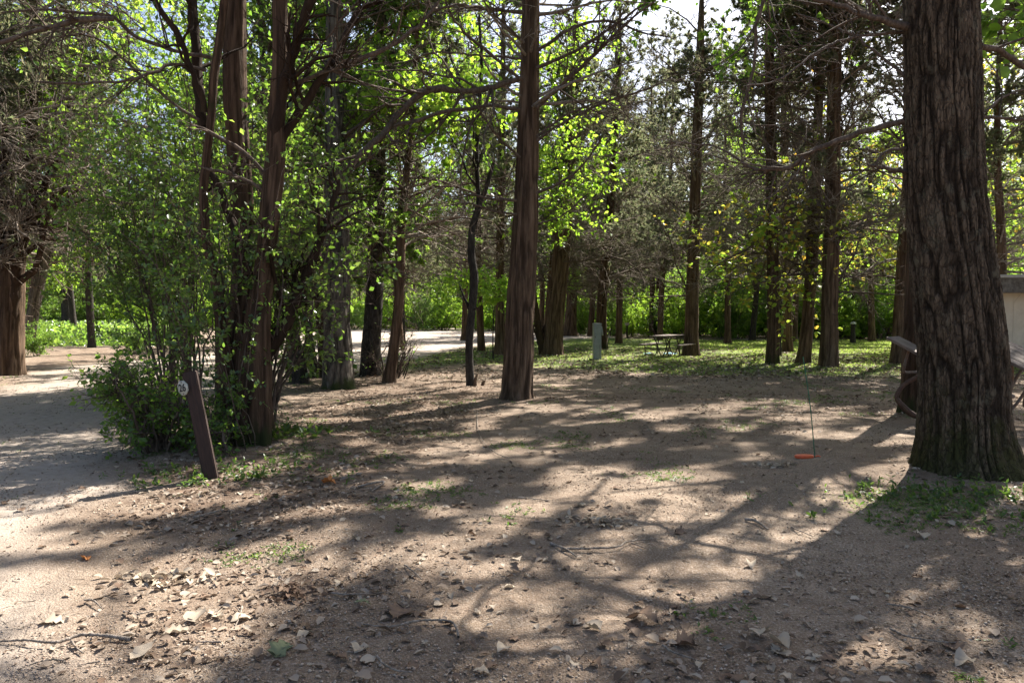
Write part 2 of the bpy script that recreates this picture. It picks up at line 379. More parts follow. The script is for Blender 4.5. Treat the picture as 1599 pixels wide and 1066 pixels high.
M_PIPE_G = mat_plain('grey_rusty_pipe', (.16, .15, .14), (.15, .08, .05), 9, .6, .4, .3)
M_PED = mat_plain('grey_pedestal_paint', (.26, .27, .26), (.20, .21, .20), 6, .5, .4)
M_WALL = mat_plain('cream_wall_paint', (.62, .55, .43), (.54, .47, .36), 3, .8)
M_ROOF = mat_plain('weathered_roof_edge', (.17, .16, .14), (.07, .06, .05), 8, .9)
M_GREEN = mat_plain('green_painted_rod', (.02, .14, .07), (.015, .10, .05), 20, .45, .5)
M_ORANGE = mat_plain('orange_plastic', (.75, .13, .04), (.60, .10, .035), 20, .4, .5)
M_BLUE = mat_plain('pale_blue_plastic', (.16, .38, .50), (.13, .30, .42), 9, .4, .5)
M_WHITE = mat_plain('off_white_paint', (.55, .54, .50), (.40, .38, .34), 12, .6)
M_STONE = mat_leaf('pebble_stone', [(.24, .16, .11), (.36, .27, .20), (.44, .36, .28), (.30, .20, .14)], [(.2, .2, .2)] * 2, 0., .8, .3)

# ---------------------------------------------------------------- ground with zones
def poly_world(pp): return np.array([G(a, b)[:2] for a, b in pp])
def sdist(poly, x, y):
    """signed distance, negative inside"""
    d = np.full(x.shape, 1e9); ins = np.zeros(x.shape, bool); n = len(poly)
    for i in range(n):
        ax, ay = poly[i]; bx, by = poly[(i + 1) % n]
        ex, ey = bx - ax, by - ay; t = np.clip(((x - ax) * ex + (y - ay) * ey) / (ex * ex + ey * ey), 0, 1)
        d = np.minimum(d, np.hypot(x - ax - t * ex, y - ay - t * ey))
        c = ((ay > y) != (by > y)) & (x < (bx - ax) * (y - ay) / (by - ay + 1e-12) + ax); ins ^= c
    return np.where(ins, -d, d)
ROAD = poly_world([(-900, 1200), (-60, 1190), (60, 900), (150, 735), (215, 655), (330, 615), (440, 590), (600, 572), (690, 552), (790, 533), (960, 527), (960, 513), (700, 511), (560, 512), (420, 530), (300, 556), (150, 568), (60, 580), (0, 612), (-500, 740)])
ROAD2 = poly_world([(900, 522), (1060, 526), (1150, 530), (1290, 534), (1290, 530), (1150, 527), (1060, 522), (900, 515)])
GRASS = poly_world([(560, 585), (650, 556), (790, 536), (900, 526), (1100, 531), (1300, 532), (1700, 532), (1900, 570), (1440, 588), (1250, 586), (1100, 584), (950, 578), (840, 572), (740, 566), (660, 572)])
LAWN = poly_world([(1060, 545), (1060, 531), (1500, 529), (1560, 545), (1330, 552), (1200, 548)])
LITTER = [(poly_world([(230, 720), (380, 690), (420, 640), (560, 600), (760, 590), (800, 640), (700, 700), (620, 760), (450, 840), (260, 830), (120, 800), (130, 740)]), 1.0),
          (poly_world([(1300, 760), (1420, 720), (1700, 700), (1700, 900), (1450, 850)]), .6),
          (poly_world([(1040, 585), (1060, 555), (1400, 560), (1420, 590), (1250, 575)]), .9),
          (poly_world([(0, 590), (60, 548), (300, 540), (220, 570), (100, 600)]), .8)]
BASES = [tuple(G(a_, b_)[:2]) for a_, b_ in [(808, 622), (385, 700), (1510, 742), (528, 606), (607, 597), (735, 603), (579, 586), (1206, 568), (1255, 567), (1293, 572), (1428, 645), (1079, 554), (862, 554)]]
def zones(x, y):
    jx = .35 * fbm(x / 1.1, y / 1.1, 21, 3); jy = .35 * fbm(x / 1.1, y / 1.1, 25, 3)
    k = 1 + .04 * np.maximum(y, 0); X, Y = x + jx * k, y + jy * k
    ss = lambda d, w: _sm(np.clip(.5 - d / (2 * w), 0, 1))
    road = np.maximum(ss(sdist(ROAD, X, Y), .5), ss(sdist(ROAD2, X, Y), .5))
    grass = ss(sdist(GRASS, X, Y), .9) * (1 - road)
    lit = .55 * np.clip(fbm(x / 1.7, y / 1.7, 47, 3) + .35, 0, 1) + .35 * np.clip((y - 5) / 8, 0, 1) * (y < 24) * (x > -3)
    for bx, by in BASES: lit = np.maximum(lit, np.exp(-((x - bx) ** 2 + (y - by) ** 2) / .9))
    for p, s in LITTER: lit = np.maximum(lit, s * ss(sdist(p, X, Y), .6))
    return road, grass, lit * (1 - .8 * road)
def axis(a, b, d, far_a, far_b, g=1.06):
    mid = list(np.arange(a, b, d)); hi = []; s = d; v = b
    while v < far_b: hi.append(v); s = min(s * g, 30); v += s
    lo = []; s = d; v = a - d
    while v > far_a: lo.append(v); s = min(s * g, 30); v -= s
    return np.array(lo[::-1] + mid + hi + [far_b + 1])
xs = axis(-6.5, 6.5, .055, -500, 500, 1.045); ys = axis(2.4, 11, .055, -60, 700, 1.035)
GX, GY = np.meshgrid(xs, ys); far = np.clip((np.hypot(GX, GY) - 60) / 40, 0, 1)
GZ = gz(GX, GY) * (1 - far)
near = (GY < 12) & (GY > 2) & (np.abs(GX) < 8)
GZ = GZ + .006 * fbm(GX / .09, GY / .09, 31, 2) * near
Vg = np.stack([GX, GY, GZ], -1).reshape(-1, 3)
idx = np.arange(GX.size).reshape(GX.shape)
Q = np.stack([idx[:-1, :-1], idx[:-1, 1:], idx[1:, 1:], idx[1:, :-1]], -1).reshape(-1, 4)
zr, zg, zl = zones(GX, GY)
cxy = Vg[Q].mean(1); qr, qg, ql = zones(cxy[:, 0], cxy[:, 1])
def mat_ground():
    m, nt, out = new_mat('dirt_ground')
    v = mapping(nt, (1, 1, 1)); at = nt.nodes.new('ShaderNodeAttribute'); at.attribute_name = 'zone'
    sp = nt.nodes.new('ShaderNodeSeparateColor'); nt.links.new(at.outputs['Color'], sp.inputs[0])
    n1 = noise(nt, v, .8, 6, .6); n2 = noise(nt, v, 9, 6, .65); n3 = noise(nt, v, 70, 5, .7); n4 = noise(nt, v, 3.1, 6, .7)
    vo = node(nt, 'ShaderNodeTexVoronoi', Scale=95.); nt.links.new(v, vo.inputs['Vector'])
    dirt = ramp(nt, n1, [(.3, (.135, .098, .068)), (.48, (.215, .162, .114)), (.62, (.285, .222, .163)), (.78, (.36, .29, .222))])
    dirt = mix(nt, ramp(nt, n4, [(.42, (0,) * 3), (.62, (.55,) * 3)]), dirt, (.155, .108, .074)); dirt = mix(nt, mth(nt, 'MULTIPLY', n2, .5), dirt, (.19, .135, .096))
    dirt = mix(nt, ramp(nt, n3, [(.50, (0,) * 3), (.66, (.8,) * 3)]), dirt, (.42, .35, .29))
    dirt = mix(nt, ramp(nt, n3, [(.34, (.9,) * 3), (.46, (0,) * 3)]), dirt, (.12, .08, .06))
    road = ramp(nt, n2, [(.3, (.31, .255, .21)), (.7, (.42, .36, .305))])
    litter = ramp(nt, n2, [(.3, (.075, .05, .036)), (.5, (.15, .105, .075)), (.72, (.27, .21, .16))])
    litter = mix(nt, mth(nt, 'MULTIPLY', n3, .5), litter, (.10, .066, .045))
    grass = ramp(nt, n2, [(.3, (.07, .11, .025)), (.5, (.13, .17, .05)), (.72, (.25, .22, .13))])
    gm = mth(nt, 'MULTIPLY', sp.outputs[1], mth(nt, 'MULTIPLY', mth(nt, 'SUBTRACT', n4, .28), 6, True), True)
    lm = mth(nt, 'MULTIPLY', sp.outputs[2], mth(nt, 'MULTIPLY', mth(nt, 'SUBTRACT', n4, .33), 5, True), True)
    col = mix(nt, mth(nt, 'MULTIPLY', sp.outputs[0], .8), dirt, road); col = mix(nt, lm, col, litter); col = mix(nt, gm, col, grass)
    b = mth(nt, 'ADD', mth(nt, 'MULTIPLY', n3, .6), mth(nt, 'ADD', mth(nt, 'MULTIPLY', n2, 1.2), mth(nt, 'MULTIPLY', vo.outputs[0], .35)))
    finish(nt, out, col, .95, b, .8, .022, .12); return m
M_GROUND = mat_ground()
def ground_piece(name, sel, label=None):
    q = Q[sel]; u, inv = np.unique(q, return_inverse=True); inv = inv.reshape(q.shape)
    me = mk_mesh(name, Vg[u], inv, M_GROUND, True)
    a = me.color_attributes.new('zone', 'FLOAT_COLOR', 'POINT')
    c = np.stack([zr.ravel()[u], zg.ravel()[u], zl.ravel()[u], np.ones(len(u))], -1)
    a.data.foreach_set('color', c.astype(np.float32).ravel())
    return tag(link(name, me), kind='structure', label=label)
isr = qr > .5; isg = (qg > .5) & ~isr
ground_piece('ground', ~isr & ~isg); ground_piece('dirt_road', isr); ground_piece('lawn', isg)

# ---------------------------------------------------------------- trees
RNG = np.random.default_rng(11)
def trace(base, nodes, ztop=None, r_top=.03, dY=0, taper_from=None):
    """base (px,py,w); nodes [(px,py,w)] -> 3D nodes; the depth is that of the base on the ground"""
    b = G(base[0], base[1]); Y = b[1] + dY; b = b * 1.0; s = Y / F
    out = [(b[0], Y, -.15, base[2] / 2 * s), (b[0], Y, .02, base[2] / 2 * s)]
    for n in nodes:
        y2 = Y + (n[3] if len(n) > 3 else 0); p = P(n[0], n[1], y2); out.append((p[0], p[1], p[2], n[2] / 2 * y2 / F))
    if ztop:
        a, c = np.array(out[-2]), np.array(out[-1]); d = (c - a)[:2] / max(.3, (c - a)[2])
        z = c[2]; r = c[3]; k = 4
        d = np.clip(d, -.08, .08)
        for i in range(1, k + 1):
            f = i / k; zz = z + (ztop - z) * f
            if zz <= z: continue
            out.append((c[0] + d[0] * (zz - z) * (1 - .4 * f), c[1] + d[1] * (zz - z), zz, r + (r_top - r) * f))
    return np.array(out)
def part_trunk(root, nodes, mat, name='trunk', org=None, **kw):
    org = np.array(root.location) if org is None else org
    V, Fc = trunk_arrays(nodes, **kw); o = link(name, mk_mesh(name, V - org, Fc, mat, True), root)
    if name in ('limb', 'broken_limb'): pass
    return o
def limb_px(Y, pts, dY0=0, dY1=0, r_end=None):
    n = len(pts); out = []
    for i, p in enumerate(pts):
        y = Y + dY0 + (dY1 - dY0) * i / (n - 1); q = P(p[0], p[1], y); out.append((q[0], q[1], q[2], p[2] / 2 * y / F))
    return np.array(out)
def limb(root, nodes, mat, twigs=10, seed=0, twl=.5, leaves=None, name='limb', sub=True, sides=9):
    """one traced limb with its own side twigs in one mesh"""
    rng = np.random.default_rng(seed + 500); mb = MB(); org = np.array(root.location)
    n = max(8, int(np.linalg.norm(np.diff(nodes[:, :3], axis=0), axis=1).sum() / .10)); c = catmull(nodes, n)
    c[1:-1, :3] += rng.normal(0, .006, (n - 2, 3))
    rr = np.maximum(c[:, 3], .004) * (1 + .12 * rng.normal(0, 1, n) * .6); rr[-1] *= .35
    mb.add(*tubes(c[None, :, :3], rr[None], sides))
    if twigs:
        p1, r1 = spawn(rng, c[None, :, :3], c[None, :, 3], twigs, .15, 1, twl, .5, 52, 14, 7, .20, .02, .5, .004, 0, .3)
        mb.add(*tubes(p1, r1, 4))
        p2, r2 = spawn(rng, p1, r1, twigs * 4, .15, 1, .45, .5, 50, 15, 5, .25, .0, .6, .003, 0, .5)
        mb.add(*tubes(p2, r2, 3))
        p3, r3 = spawn(rng, p2, r2, twigs * 6, .2, 1, .5, .5, 45, 15, 4, .25, .0, .7, .0022, 0, .6)
        mb.add(*tubes(p3, r3, 3))
    o = link(name, mb.mesh(name, mat, True, org), root)
    return o, (np.concatenate([p2, ]) if twigs else None, r2 if twigs else None)

# --- crown generators, all about the tree's own axis (local coordinates)
def cedar_crown(rng, Ht=13., h0=2.5, hf=5., n1=70, n2=9, n3=5, rmax=3.2, needles=42000, axis=None, dead=.5, nl=.11, nw=.028, keepf=None):
    """returns (wood MB, needle MB)"""
    z = h0 + (Ht - h0) * rng.uniform(0, 1, n1) ** 1.0; f = (z - h0) / (Ht - h0)
    az = rng.uniform(0, 2 * np.pi, n1)
    L = rmax * (1 - .80 * np.clip((z - 4) / (Ht - 4), 0, 1)) * rng.uniform(.45, 1.1, n1)
    el = np.radians(rng.normal(18, 16, n1) + 25 * f)
    d = np.stack([np.cos(az) * np.cos(el), np.sin(az) * np.cos(el), np.sin(el)], -1)
    st = np.stack([0 * z, 0 * z, z], -1)
    if axis is not None: st[:, 0] = np.interp(z, axis[:, 2], axis[:, 0]); st[:, 1] = np.interp(z, axis[:, 2], axis[:, 1])
    p1, r1 = grow(rng, st, d, L, .013 + .010 * L, 7, .13, .0, .22, droop=.018)
    wood = MB(); wood.add(*tubes(p1, r1, 5))
    p2, r2 = spawn(rng, p1, r1, n1 * n2, .15, 1, .42, .4, 50, 14, 5, .18, -.01, .5, .004, .3, .35)
    if keepf is not None: kk = keepf(p2[:, 2]); p2, r2 = p2[kk], r2[kk]
    wood.add(*tubes(p2, r2, 3))
    p3, r3 = spawn(rng, p2, r2, n1 * n2 * n3, .1, 1, .5, .4, 45, 15, 3, .2, .0, .6, .0032, 0, .5)
    if keepf is not None: kk = keepf(p3[:, 1]); p3, r3 = p3[kk], r3[kk]
    wood.add(*tubes(p3, r3, 3))
    nd = MB(); zz = p3[:, 1, 2]; prob = np.clip((zz - hf) / 1.8, 0, 1); prob = np.maximum(prob, dead * .12)
    # foliage comes in patches
    pk = vn(p3[:, 1, 0] * .9 + 40, p3[:, 1, 2] * .9 + p3[:, 1, 1] * .6, int(rng.integers(1, 30)))
    keep = rng.uniform(0, 1, len(p3)) < prob * np.clip(.75 + .9 * pk, .05, 1)
    if keepf is not None:
        kk = keepf(p3[:, 1]); keep &= kk
    if keep.sum() < 5: keep[:5] = True
    needles_on(rng, nd, p3[keep], r3[keep], needles, nl, nw)
    return wood, nd
def leafy_crown(rng, Ht=12., h0=3., n1=26, n2=9, n3=6, rmax=3.5, leaves=26000, size=.08, axis=None, el0=35, asp=.65, simple=True, up=.55):
    z = h0 + (Ht - h0) * rng.uniform(0, 1, n1); f = (z - h0) / (Ht - h0); az = rng.uniform(0, 2 * np.pi, n1)
    L = rmax * (.55 + .45 * np.sin(np.pi * np.clip(f * .9 + .15, 0, 1))) * rng.uniform(.55, 1.1, n1)
    el = np.radians(rng.normal(el0, 14, n1))
    d = np.stack([np.cos(az) * np.cos(el), np.sin(az) * np.cos(el), np.sin(el)], -1); st = np.stack([0 * z, 0 * z, z], -1)
    if axis is not None: st[:, 0] = np.interp(z, axis[:, 2], axis[:, 0]); st[:, 1] = np.interp(z, axis[:, 2], axis[:, 1])
    p1, r1 = grow(rng, st, d, L, .016 + .012 * L, 7, .16, .01, .22)
    wood = MB(); wood.add(*tubes(p1, r1, 5))
    p2, r2 = spawn(rng, p1, r1, n1 * n2, .25, 1, .5, .4, 48, 14, 5, .2, .02, .5, .004, .2, .35); wood.add(*tubes(p2, r2, 3))
    p3, r3 = spawn(rng, p2, r2, n1 * n2 * n3, .1, 1, .5, .4, 45, 15, 3, .2, .0, .6, .003, .2, .5); wood.add(*tubes(p3, r3, 3))
    lf = MB(); leaves_on(rng, lf, p3, r3, leaves, size, .35, asp, up, simple)
    return wood, lf
def bush(rng, Ht=1.8, rad=1.1, n1=14, n2=9, n3=5, leaves=16000, size=.055, asp=.6, simple=True, spread=.5, up=.5):
    az = rng.uniform(0, 2 * np.pi, n1); el = np.radians(rng.uniform(40, 85, n1)); L = Ht * rng.uniform(.7, 1.25, n1)
    d = np.stack([np.cos(az) * np.cos(el) * (spread * 2), np.sin(az) * np.cos(el) * (spread * 2), np.sin(el)], -1)
    st = np.stack([rng.uniform(-.5, .5, n1) * rad * .5, rng.uniform(-.5, .5, n1) * rad * .5, np.full(n1, -.05)], -1)
    p1, r1 = grow(rng, st, d, L, .006 + .006 * L, 7, .12, .03, .25, droop=.02); wood = MB(); wood.add(*tubes(p1, r1, 4))
    p2, r2 = spawn(rng, p1, r1, n1 * n2, .12, 1, .42, .4, 55, 14, 4, .2, .0, .5, .003, .2, .35); wood.add(*tubes(p2, r2, 3))
    p3, r3 = spawn(rng, p2, r2, n1 * n2 * n3, .1, 1, .5, .4, 50, 15, 3, .2, .0, .6, .0025, .2, .5)
    lf = MB(); leaves_on(rng, lf, p3, r3, leaves, size, .35, asp, up, simple)
    return wood, lf
def leafy_bough(root, start, targets, mat_l, rng, n2=9, n3=5, leaves=2500, size=.09, r0=.02, mat_w=None, simple=False, asp=.75, name='leafy_bough', sag=.0, up=.55, t0=.35, lf2=.4, keep=None):
    """limbs from a point on the trunk to each target, with twigs and leaves"""
    org = np.array(root.location); ps = []; rs = []
    for T in targets:
        a = np.array(start(T[2]) if callable(start) else start); T = np.array(T, float); mid = (a + T) / 2 + rng.normal(0, .12, 3) * np.linalg.norm(T - a) * .3 + np.array([0, 0, .10 * np.linalg.norm(T - a)])
        ps.append(catmull(np.array([a, mid, T + np.array([0, 0, -sag])]), 9)); rs.append(np.linspace(r0, .005, 9))
    p1 = np.array(ps); r1 = np.array(rs); wd = MB(); wd.add(*tubes(p1, r1, 5)); k = len(targets)
    p2, r2 = spawn(rng, p1, r1, k * n2, t0, 1, lf2, .4, 50, 14, 5, .2, .0, .5, .0035, .3, .35, taper=False)
    if keep is not None: kk = keep(p2[:, 2], rng) & keep(p2[:, 4], rng); p2, r2 = p2[kk], r2[kk]
    wd.add(*tubes(p2, r2, 3))
    p3, r3 = spawn(rng, p2, r2, k * n2 * n3, .1, 1, .5, .4, 45, 15, 3, .2, .0, .6, .0026, .3, .5)
    if keep is not None: kk = keep(p3[:, 1], rng); p3, r3 = p3[kk], r3[kk]
    wd.add(*tubes(p3, r3, 3))
    lf = MB(); leaves_on(rng, lf, p3, r3, leaves, size, .35, asp, up, simple, keep=keep)
    b = link('branches', wd.mesh('branches', mat_w or M_BRANCH, False, org), root); tag(b, kind='stuff')
    c = link('foliage', lf.mesh('foliage', mat_l, False, org), root); tag(c, kind='stuff')
    return p3
def bare_bough(root, paths, seed=0): pass

def crown_parts(root, wood, leaf, ml, mw=None):
    b = link('branches', wood if isinstance(wood, bpy.types.Mesh) else wood.mesh('branches', mw or M_TWIG), root); tag(b, kind='stuff')
    c = link('crown', leaf if isinstance(leaf, bpy.types.Mesh) else leaf.mesh('crown', ml), root); tag(c, kind='stuff')
    return b, c

# shared crown meshes
CED = []
for k, (h0, hf, rm, nn, dd) in enumerate([(3.0, 7.8, 3.1, 26000, .35), (2.6, 5.0, 3.2, 34000, .6), (2.2, 3.0, 2.8, 46000, 1.), (3.0, 4.2, 3.4, 40000, .8)]):
    wd, nd = cedar_crown(np.random.default_rng(100 + k), 14, h0, hf, 84, 9, 4, rm, nn, dead=dd, nl=.14, nw=.036)
    CED.append((wd.mesh('branches', M_TWIG), nd.mesh('crown', M_NEEDLE)))
DEC = []
for k, (mt, sz) in enumerate([(M_LEAF, .10), (M_LEAF_BR, .11), (M_LEAF_DK, .10)]):
    wd, lf = leafy_crown(np.random.default_rng(200 + k), 12.5, 2.4, 34, 8, 5, 3.6, 20000, sz)
    DEC.append((wd.mesh('branches', M_BRANCH), lf.mesh('crown', mt)))
BUSH = []
for k, (mt, sz, nl) in enumerate([(M_LEAF, .085, 9000), (M_LEAF_BR, .09, 9000), (M_LEAF_DK, .08, 10000)]):
    wd, lf = bush(np.random.default_rng(300 + k), 2.4, 1.6, 16, 8, 5, nl, sz)
    BUSH.append((wd.mesh('stem', M_BRANCH), lf.mesh('foliage', mt)))

# bare dead boughs and broken stubs of the standing cedars (shared mesh)
def dead_boughs(seed):
    g = np.random.default_rng(seed); n1 = 36; z = g.uniform(2.0, 11.5, n1); az = g.uniform(0, 6.283, n1); el = np.radians(g.normal(16, 16, n1)); L = g.uniform(1.2, 3.8, n1)
    d = np.stack([np.cos(az) * np.cos(el), np.sin(az) * np.cos(el), np.sin(el)], -1); p1, r1 = grow(g, np.stack([0 * z, 0 * z, z], -1), d, L, .010 + .008 * L, 9, .17, .0, .2, droop=.012); m = MB(); m.add(*tubes(p1, r1, 5))
    p2, r2 = spawn(g, p1, r1, n1 * 10, .12, 1, .42, .5, 50, 16, 6, .24, .0, .5, .004, .2, .3); m.add(*tubes(p2, r2, 3))
    p3, r3 = spawn(g, p2, r2, n1 * 44, .1, 1, .5, .5, 48, 16, 4, .28, .0, .6, .003, 0, .5); m.add(*tubes(p3, r3, 3))
    k = 44; z = g.uniform(1.2, 9, k); az = g.uniform(0, 6.283, k); d = np.stack([np.cos(az), np.sin(az), g.normal(.1, .3, k)], -1); q, rq = grow(g, np.stack([0 * z, 0 * z, z], -1) + d * .1, d, g.uniform(.18, .5, k), g.uniform(.008, .02, k), 4, .1, 0, .6); m.add(*tubes(q, rq, 5))
    return m.mesh('dead_branches', M_BRANCH)
DEAD = [dead_boughs(401), dead_boughs(402)]

# 1) the great furrowed tree on the right --------------------------------------------------
def root_at(name, px, py, label, cat='tree', group=None, dz=-.02):
    g = G(px, py); return thing(name, (g[0], g[1], 0), label, cat, group)
big = root_at('broadleaf_tree', 1510, 742, 'massive tree with deeply furrowed bark and mossy flared base')
Yb = big.location[1]
BWS = .88
bn = trace((1508, 742, 150), [(1505, 660, 140), (1503, 560, 138), (1494, 470, 136), (1486, 400, 132), (1476, 300, 126), (1472, 200, 122), (1470, 100, 119), (1469, 0, 117)], 17, .10); bn[:, 3] *= .88
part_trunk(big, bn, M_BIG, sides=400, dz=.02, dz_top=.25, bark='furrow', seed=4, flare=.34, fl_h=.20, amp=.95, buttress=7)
def axis_at(nodes, z):
    return np.array([np.interp(z, nodes[:, 2], nodes[:, 0]), np.interp(z, nodes[:, 2], nodes[:, 1]), z])
BL = [([(1415, 42, 13), (1352, 26, 9), (1294, 5, 7), (1230, -12, 6)], 0, -.6, 8), ([(1412, 50, 5), (1330, 58, 4), (1270, 85, 4), (1220, 122, 3), (1160, 135, 2.5)], .1, -.8, 10),
      ([(1418, 188, 11), (1375, 198, 9), (1328, 213, 9), (1286, 229, 8), (1256, 244, 7), (1241, 259, 7), (1200, 266, 6), (1170, 262, 5), (1145, 243, 4), (1112, 228, 3), (1070, 223, 2.5), (1030, 224, 2)], .1, 1.2, 14),
      ([(1425, 270, 9), (1380, 262, 6), (1355, 257, 5)], .1, -.2, 2), ([(1420, 231, 5), (1385, 235, 4.5), (1366, 258, 3)], .1, 0, 2),
      ([(1412, 118, 5), (1370, 85, 4), (1335, 55, 4), (1300, 42, 3), (1240, 20, 3)], .1, .8, 8),
      ([(1525, 70, 11), (1562, 80, 9), (1605, 108, 8), (1680, 140, 6)], .1, .6, 5), ([(1535, 175, 4), (1570, 150, 3.5), (1610, 138, 3)], .1, .5, 5),
      ([(1535, 183, 6), (1600, 188, 5), (1680, 200, 4)], .1, .5, 5),
      ([(1420, -90, 8), (1300, -110, 8), (1215, -50, 6), (1195, 0, 6), (1180, 36, 6), (1181, 65, 5), (1168, 140, 5), (1157, 181, 5), (1162, 239, 3)], .1, .6, 14)]
for k, (pts, a, b, tw) in enumerate(BL):
    limb(big, limb_px(Yb, pts, a, b), M_BRANCH, tw, 40 + k, .5)
# high limbs that reach out over the clearing
for k, pts in enumerate([[(4.4, 7.3, 5.0), (3.75, 8.6, 5.8), (3.7, 9.6, 6.0), (4.1, 10.6, 6.1), (4.8, 12.2, 6.5)], [(4.3, 7.2, 6.4), (3.2, 6.9, 7.6), (2.0, 7.4, 8.3), (.8, 7.0, 8.8)],
                         [(4.3, 7.2, 7.0), (5.3, 6.2, 8.4), (6.2, 5.0, 9.2)], [(4.3, 7.2, 7.5), (5.8, 8.2, 8.8), (7.4, 9.0, 9.6)], [(4.3, 7.2, 8.2), (3.0, 8.8, 9.6), (1.8, 10.6, 10.4)]]):
    nd = np.array([(*p, (.065 if k == 0 else .085) - .012 * i) for i, p in enumerate(pts)]); limb(big, nd, M_BRANCH, 4, 70 + k, .3)
rh = random.Random(12)
for k in range(11):  # thin out-of-frame limbs added to cast shadow streaks on the clearing
    a_ = (4.35, 7.2, rh.uniform(5.2, 9.0)); e_ = (rh.uniform(-1.5, 7.0), rh.uniform(6.5, 13.5), 0); zt = max(1.6 + .46 * e_[1] + 1.0, a_[2]) + rh.uniform(.2, 1.8)
    m_ = ((a_[0] + e_[0]) / 2 + rh.uniform(-.8, .8), (a_[1] + e_[1]) / 2 + rh.uniform(-.6, .6), max((a_[2] + zt) / 2 + .4, 1.6 + .46 * (a_[1] + e_[1]) / 2 + .5))
    limb(big, np.array([(*a_, .042), (*m_, .030), (e_[0], e_[1], zt, .012)]), M_BRANCH, 9, 900 + k, .35, sides=6)
# openings in the high canopy: sunlit spots seen on the ground (photo column, row, half widths), leaves pruned above them to let sun through
OPEN = [(70, 930, 100, 45), (180, 985, 190, 40), (370, 955, 130, 32), (270, 882, 130, 20), (120, 1050, 220, 30), (330, 915, 90, 22), (560, 842, 110, 16), (480, 800, 80, 10), (785, 935, 110, 48), (720, 1035, 110, 32), (890, 1005, 120, 34),
        (985, 800, 75, 38), (950, 885, 70, 26), (1090, 865, 105, 45), (1050, 775, 110, 18), (1190, 795, 75, 22), (1120, 930, 80, 32), (1250, 800, 60, 18), (1350, 850, 42, 28), (1570, 880, 30, 55), (1432, 768, 12, 16), (700, 885, 60, 20), (690, 920, 40, 18),
        (650, 800, 70, 10), (820, 800, 60, 14), (880, 760, 70, 9), (560, 740, 70, 8), (700, 720, 60, 7), (1010, 735, 60, 7), (900, 690, 60, 6), (1150, 690, 70, 7), (1280, 660, 60, 6), (1380, 675, 50, 7), (900, 655, 50, 5), (760, 665, 50, 6), (1050, 640, 60, 5), (1240, 625, 60, 5),
        (600, 655, 60, 5), (1340, 620, 60, 4), (980, 610, 80, 4), (1150, 606, 80, 4), (500, 630, 50, 4), (620, 1000, 25, 20), (30, 800, 50, 6), (150, 830, 60, 6), (20, 750, 50, 5), (130, 730, 50, 4), (200, 760, 40, 5), (20, 690, 60, 5), (110, 655, 60, 4), (40, 645, 50, 3), (190, 640, 40, 4), (90, 635, 60, 3), (210, 600, 60, 4), (120, 600, 60, 3), (30, 600, 60, 3), (200, 875, 50, 6), (60, 880, 40, 6), (460, 700, 50, 5), (560, 690, 50, 4), (640, 760, 50, 6), (430, 770, 40, 6), (520, 850, 60, 10), (40, 850, 60, 8), (110, 780, 70, 8), (60, 720, 80, 8), (150, 690, 60, 5), (60, 660, 90, 7), (150, 620, 90, 8), (30, 625, 60, 5), (1240, 1010, 50, 14)]
OP = []
for a_, b_, c_, d_ in OPEN:
    if b_ < 700: c_, d_ = c_ * .8, d_ * .8
    g0, g1, g2, g3 = G(a_, b_), G(a_ + c_, b_), G(a_, b_ - d_), G(a_, b_ + d_); OP.append((g0[0], (g2[1] + g3[1]) / 2, abs(g1[0] - g0[0]), abs(g2[1] - g3[1]) / 2))
def open_keep(p, rng):
    t = p[:, 2] / sd.z; x = p[:, 0] - sd.x * t; y = p[:, 1] - sd.y * t; m = np.full(len(p), 9.)
    xj = x + .10 * vn(x * 3, y * 3, 12); yj = y + .10 * vn(x * 3, y * 3, 13)
    for a, b, c, d in OP: m = np.minimum(m, np.hypot((xj - a) / (c + .04), (yj - b) / (d + .04)))
    u = x * math.cos(SUN_AZ) - y * math.sin(SUN_AZ); v = x * math.sin(SUN_AZ) + y * math.cos(SUN_AZ)
    st = fbm(u / .19 + 9, v / .62 + 4, 33, 2)
    return rng.uniform(0, 1, len(p)) < np.maximum(np.clip((m - .98) * 5, .01, 1) * np.clip(.42 - st * 3.4, .02, 1), .55 * np.clip((-st - .14) * 5, 0, 1))
rg = np.random.default_rng(31)
tg = [(rg.uniform(-.5, 8.5), rg.uniform(6.2, 14.5), rg.uniform(8.5, 13)) for _ in range(26)]
leafy_bough(big, lambda z: (4.3, 7.2, min(z * .8, 9)), tg, M_LEAF, rg, 12, 6, 30000, .13, .04, simple=True, keep=open_keep)
def shade_tree(x, y, r, label, n, z0, z1, leaves, seed, tx, ty, size=.15):  # trees added to shade the clearing, leaves pruned to leave sun patches
    g = np.random.default_rng(seed); root = thing('broadleaf_tree', (x, y, 0), label, 'tree', 'tall trees added to shade the clearing')
    nd = np.array([(x, y, -.1, r), (x, y, 4, r * .9), (x + .2, y, 8, r * .7), (x, y + .1, 12, r * .45), (x, y, 15, .04)]); part_trunk(root, nd, M_OAK, sides=40, dz=.1, bark='furrow', seed=3, flare=.2)
    t = [(g.uniform(*tx), g.uniform(*ty), g.uniform(z0, z1)) for _ in range(n)]
    leafy_bough(root, lambda z: (x, y, z * .7), t, M_LEAF, g, 12, 6, leaves, size, .06, simple=True, keep=open_keep)
shade_tree(13.0, 13.5, .3, 'tall broadleaf tree right of the massive tree, added out of view to shade the clearing', 44, 10.5, 14, 52000, 301, (3.5, 14), (9.5, 19))
shade_tree(16.5, 19.0, .3, 'tall broadleaf tree behind the cream building, added to shade the clearing', 46, 12, 16, 56000, 302, (5, 18), (18, 28), .19)
shade_tree(-.5, 10.2, .0001, '', 1, 1, 1, 1, 303, (0, 1), (0, 1)) if False else None

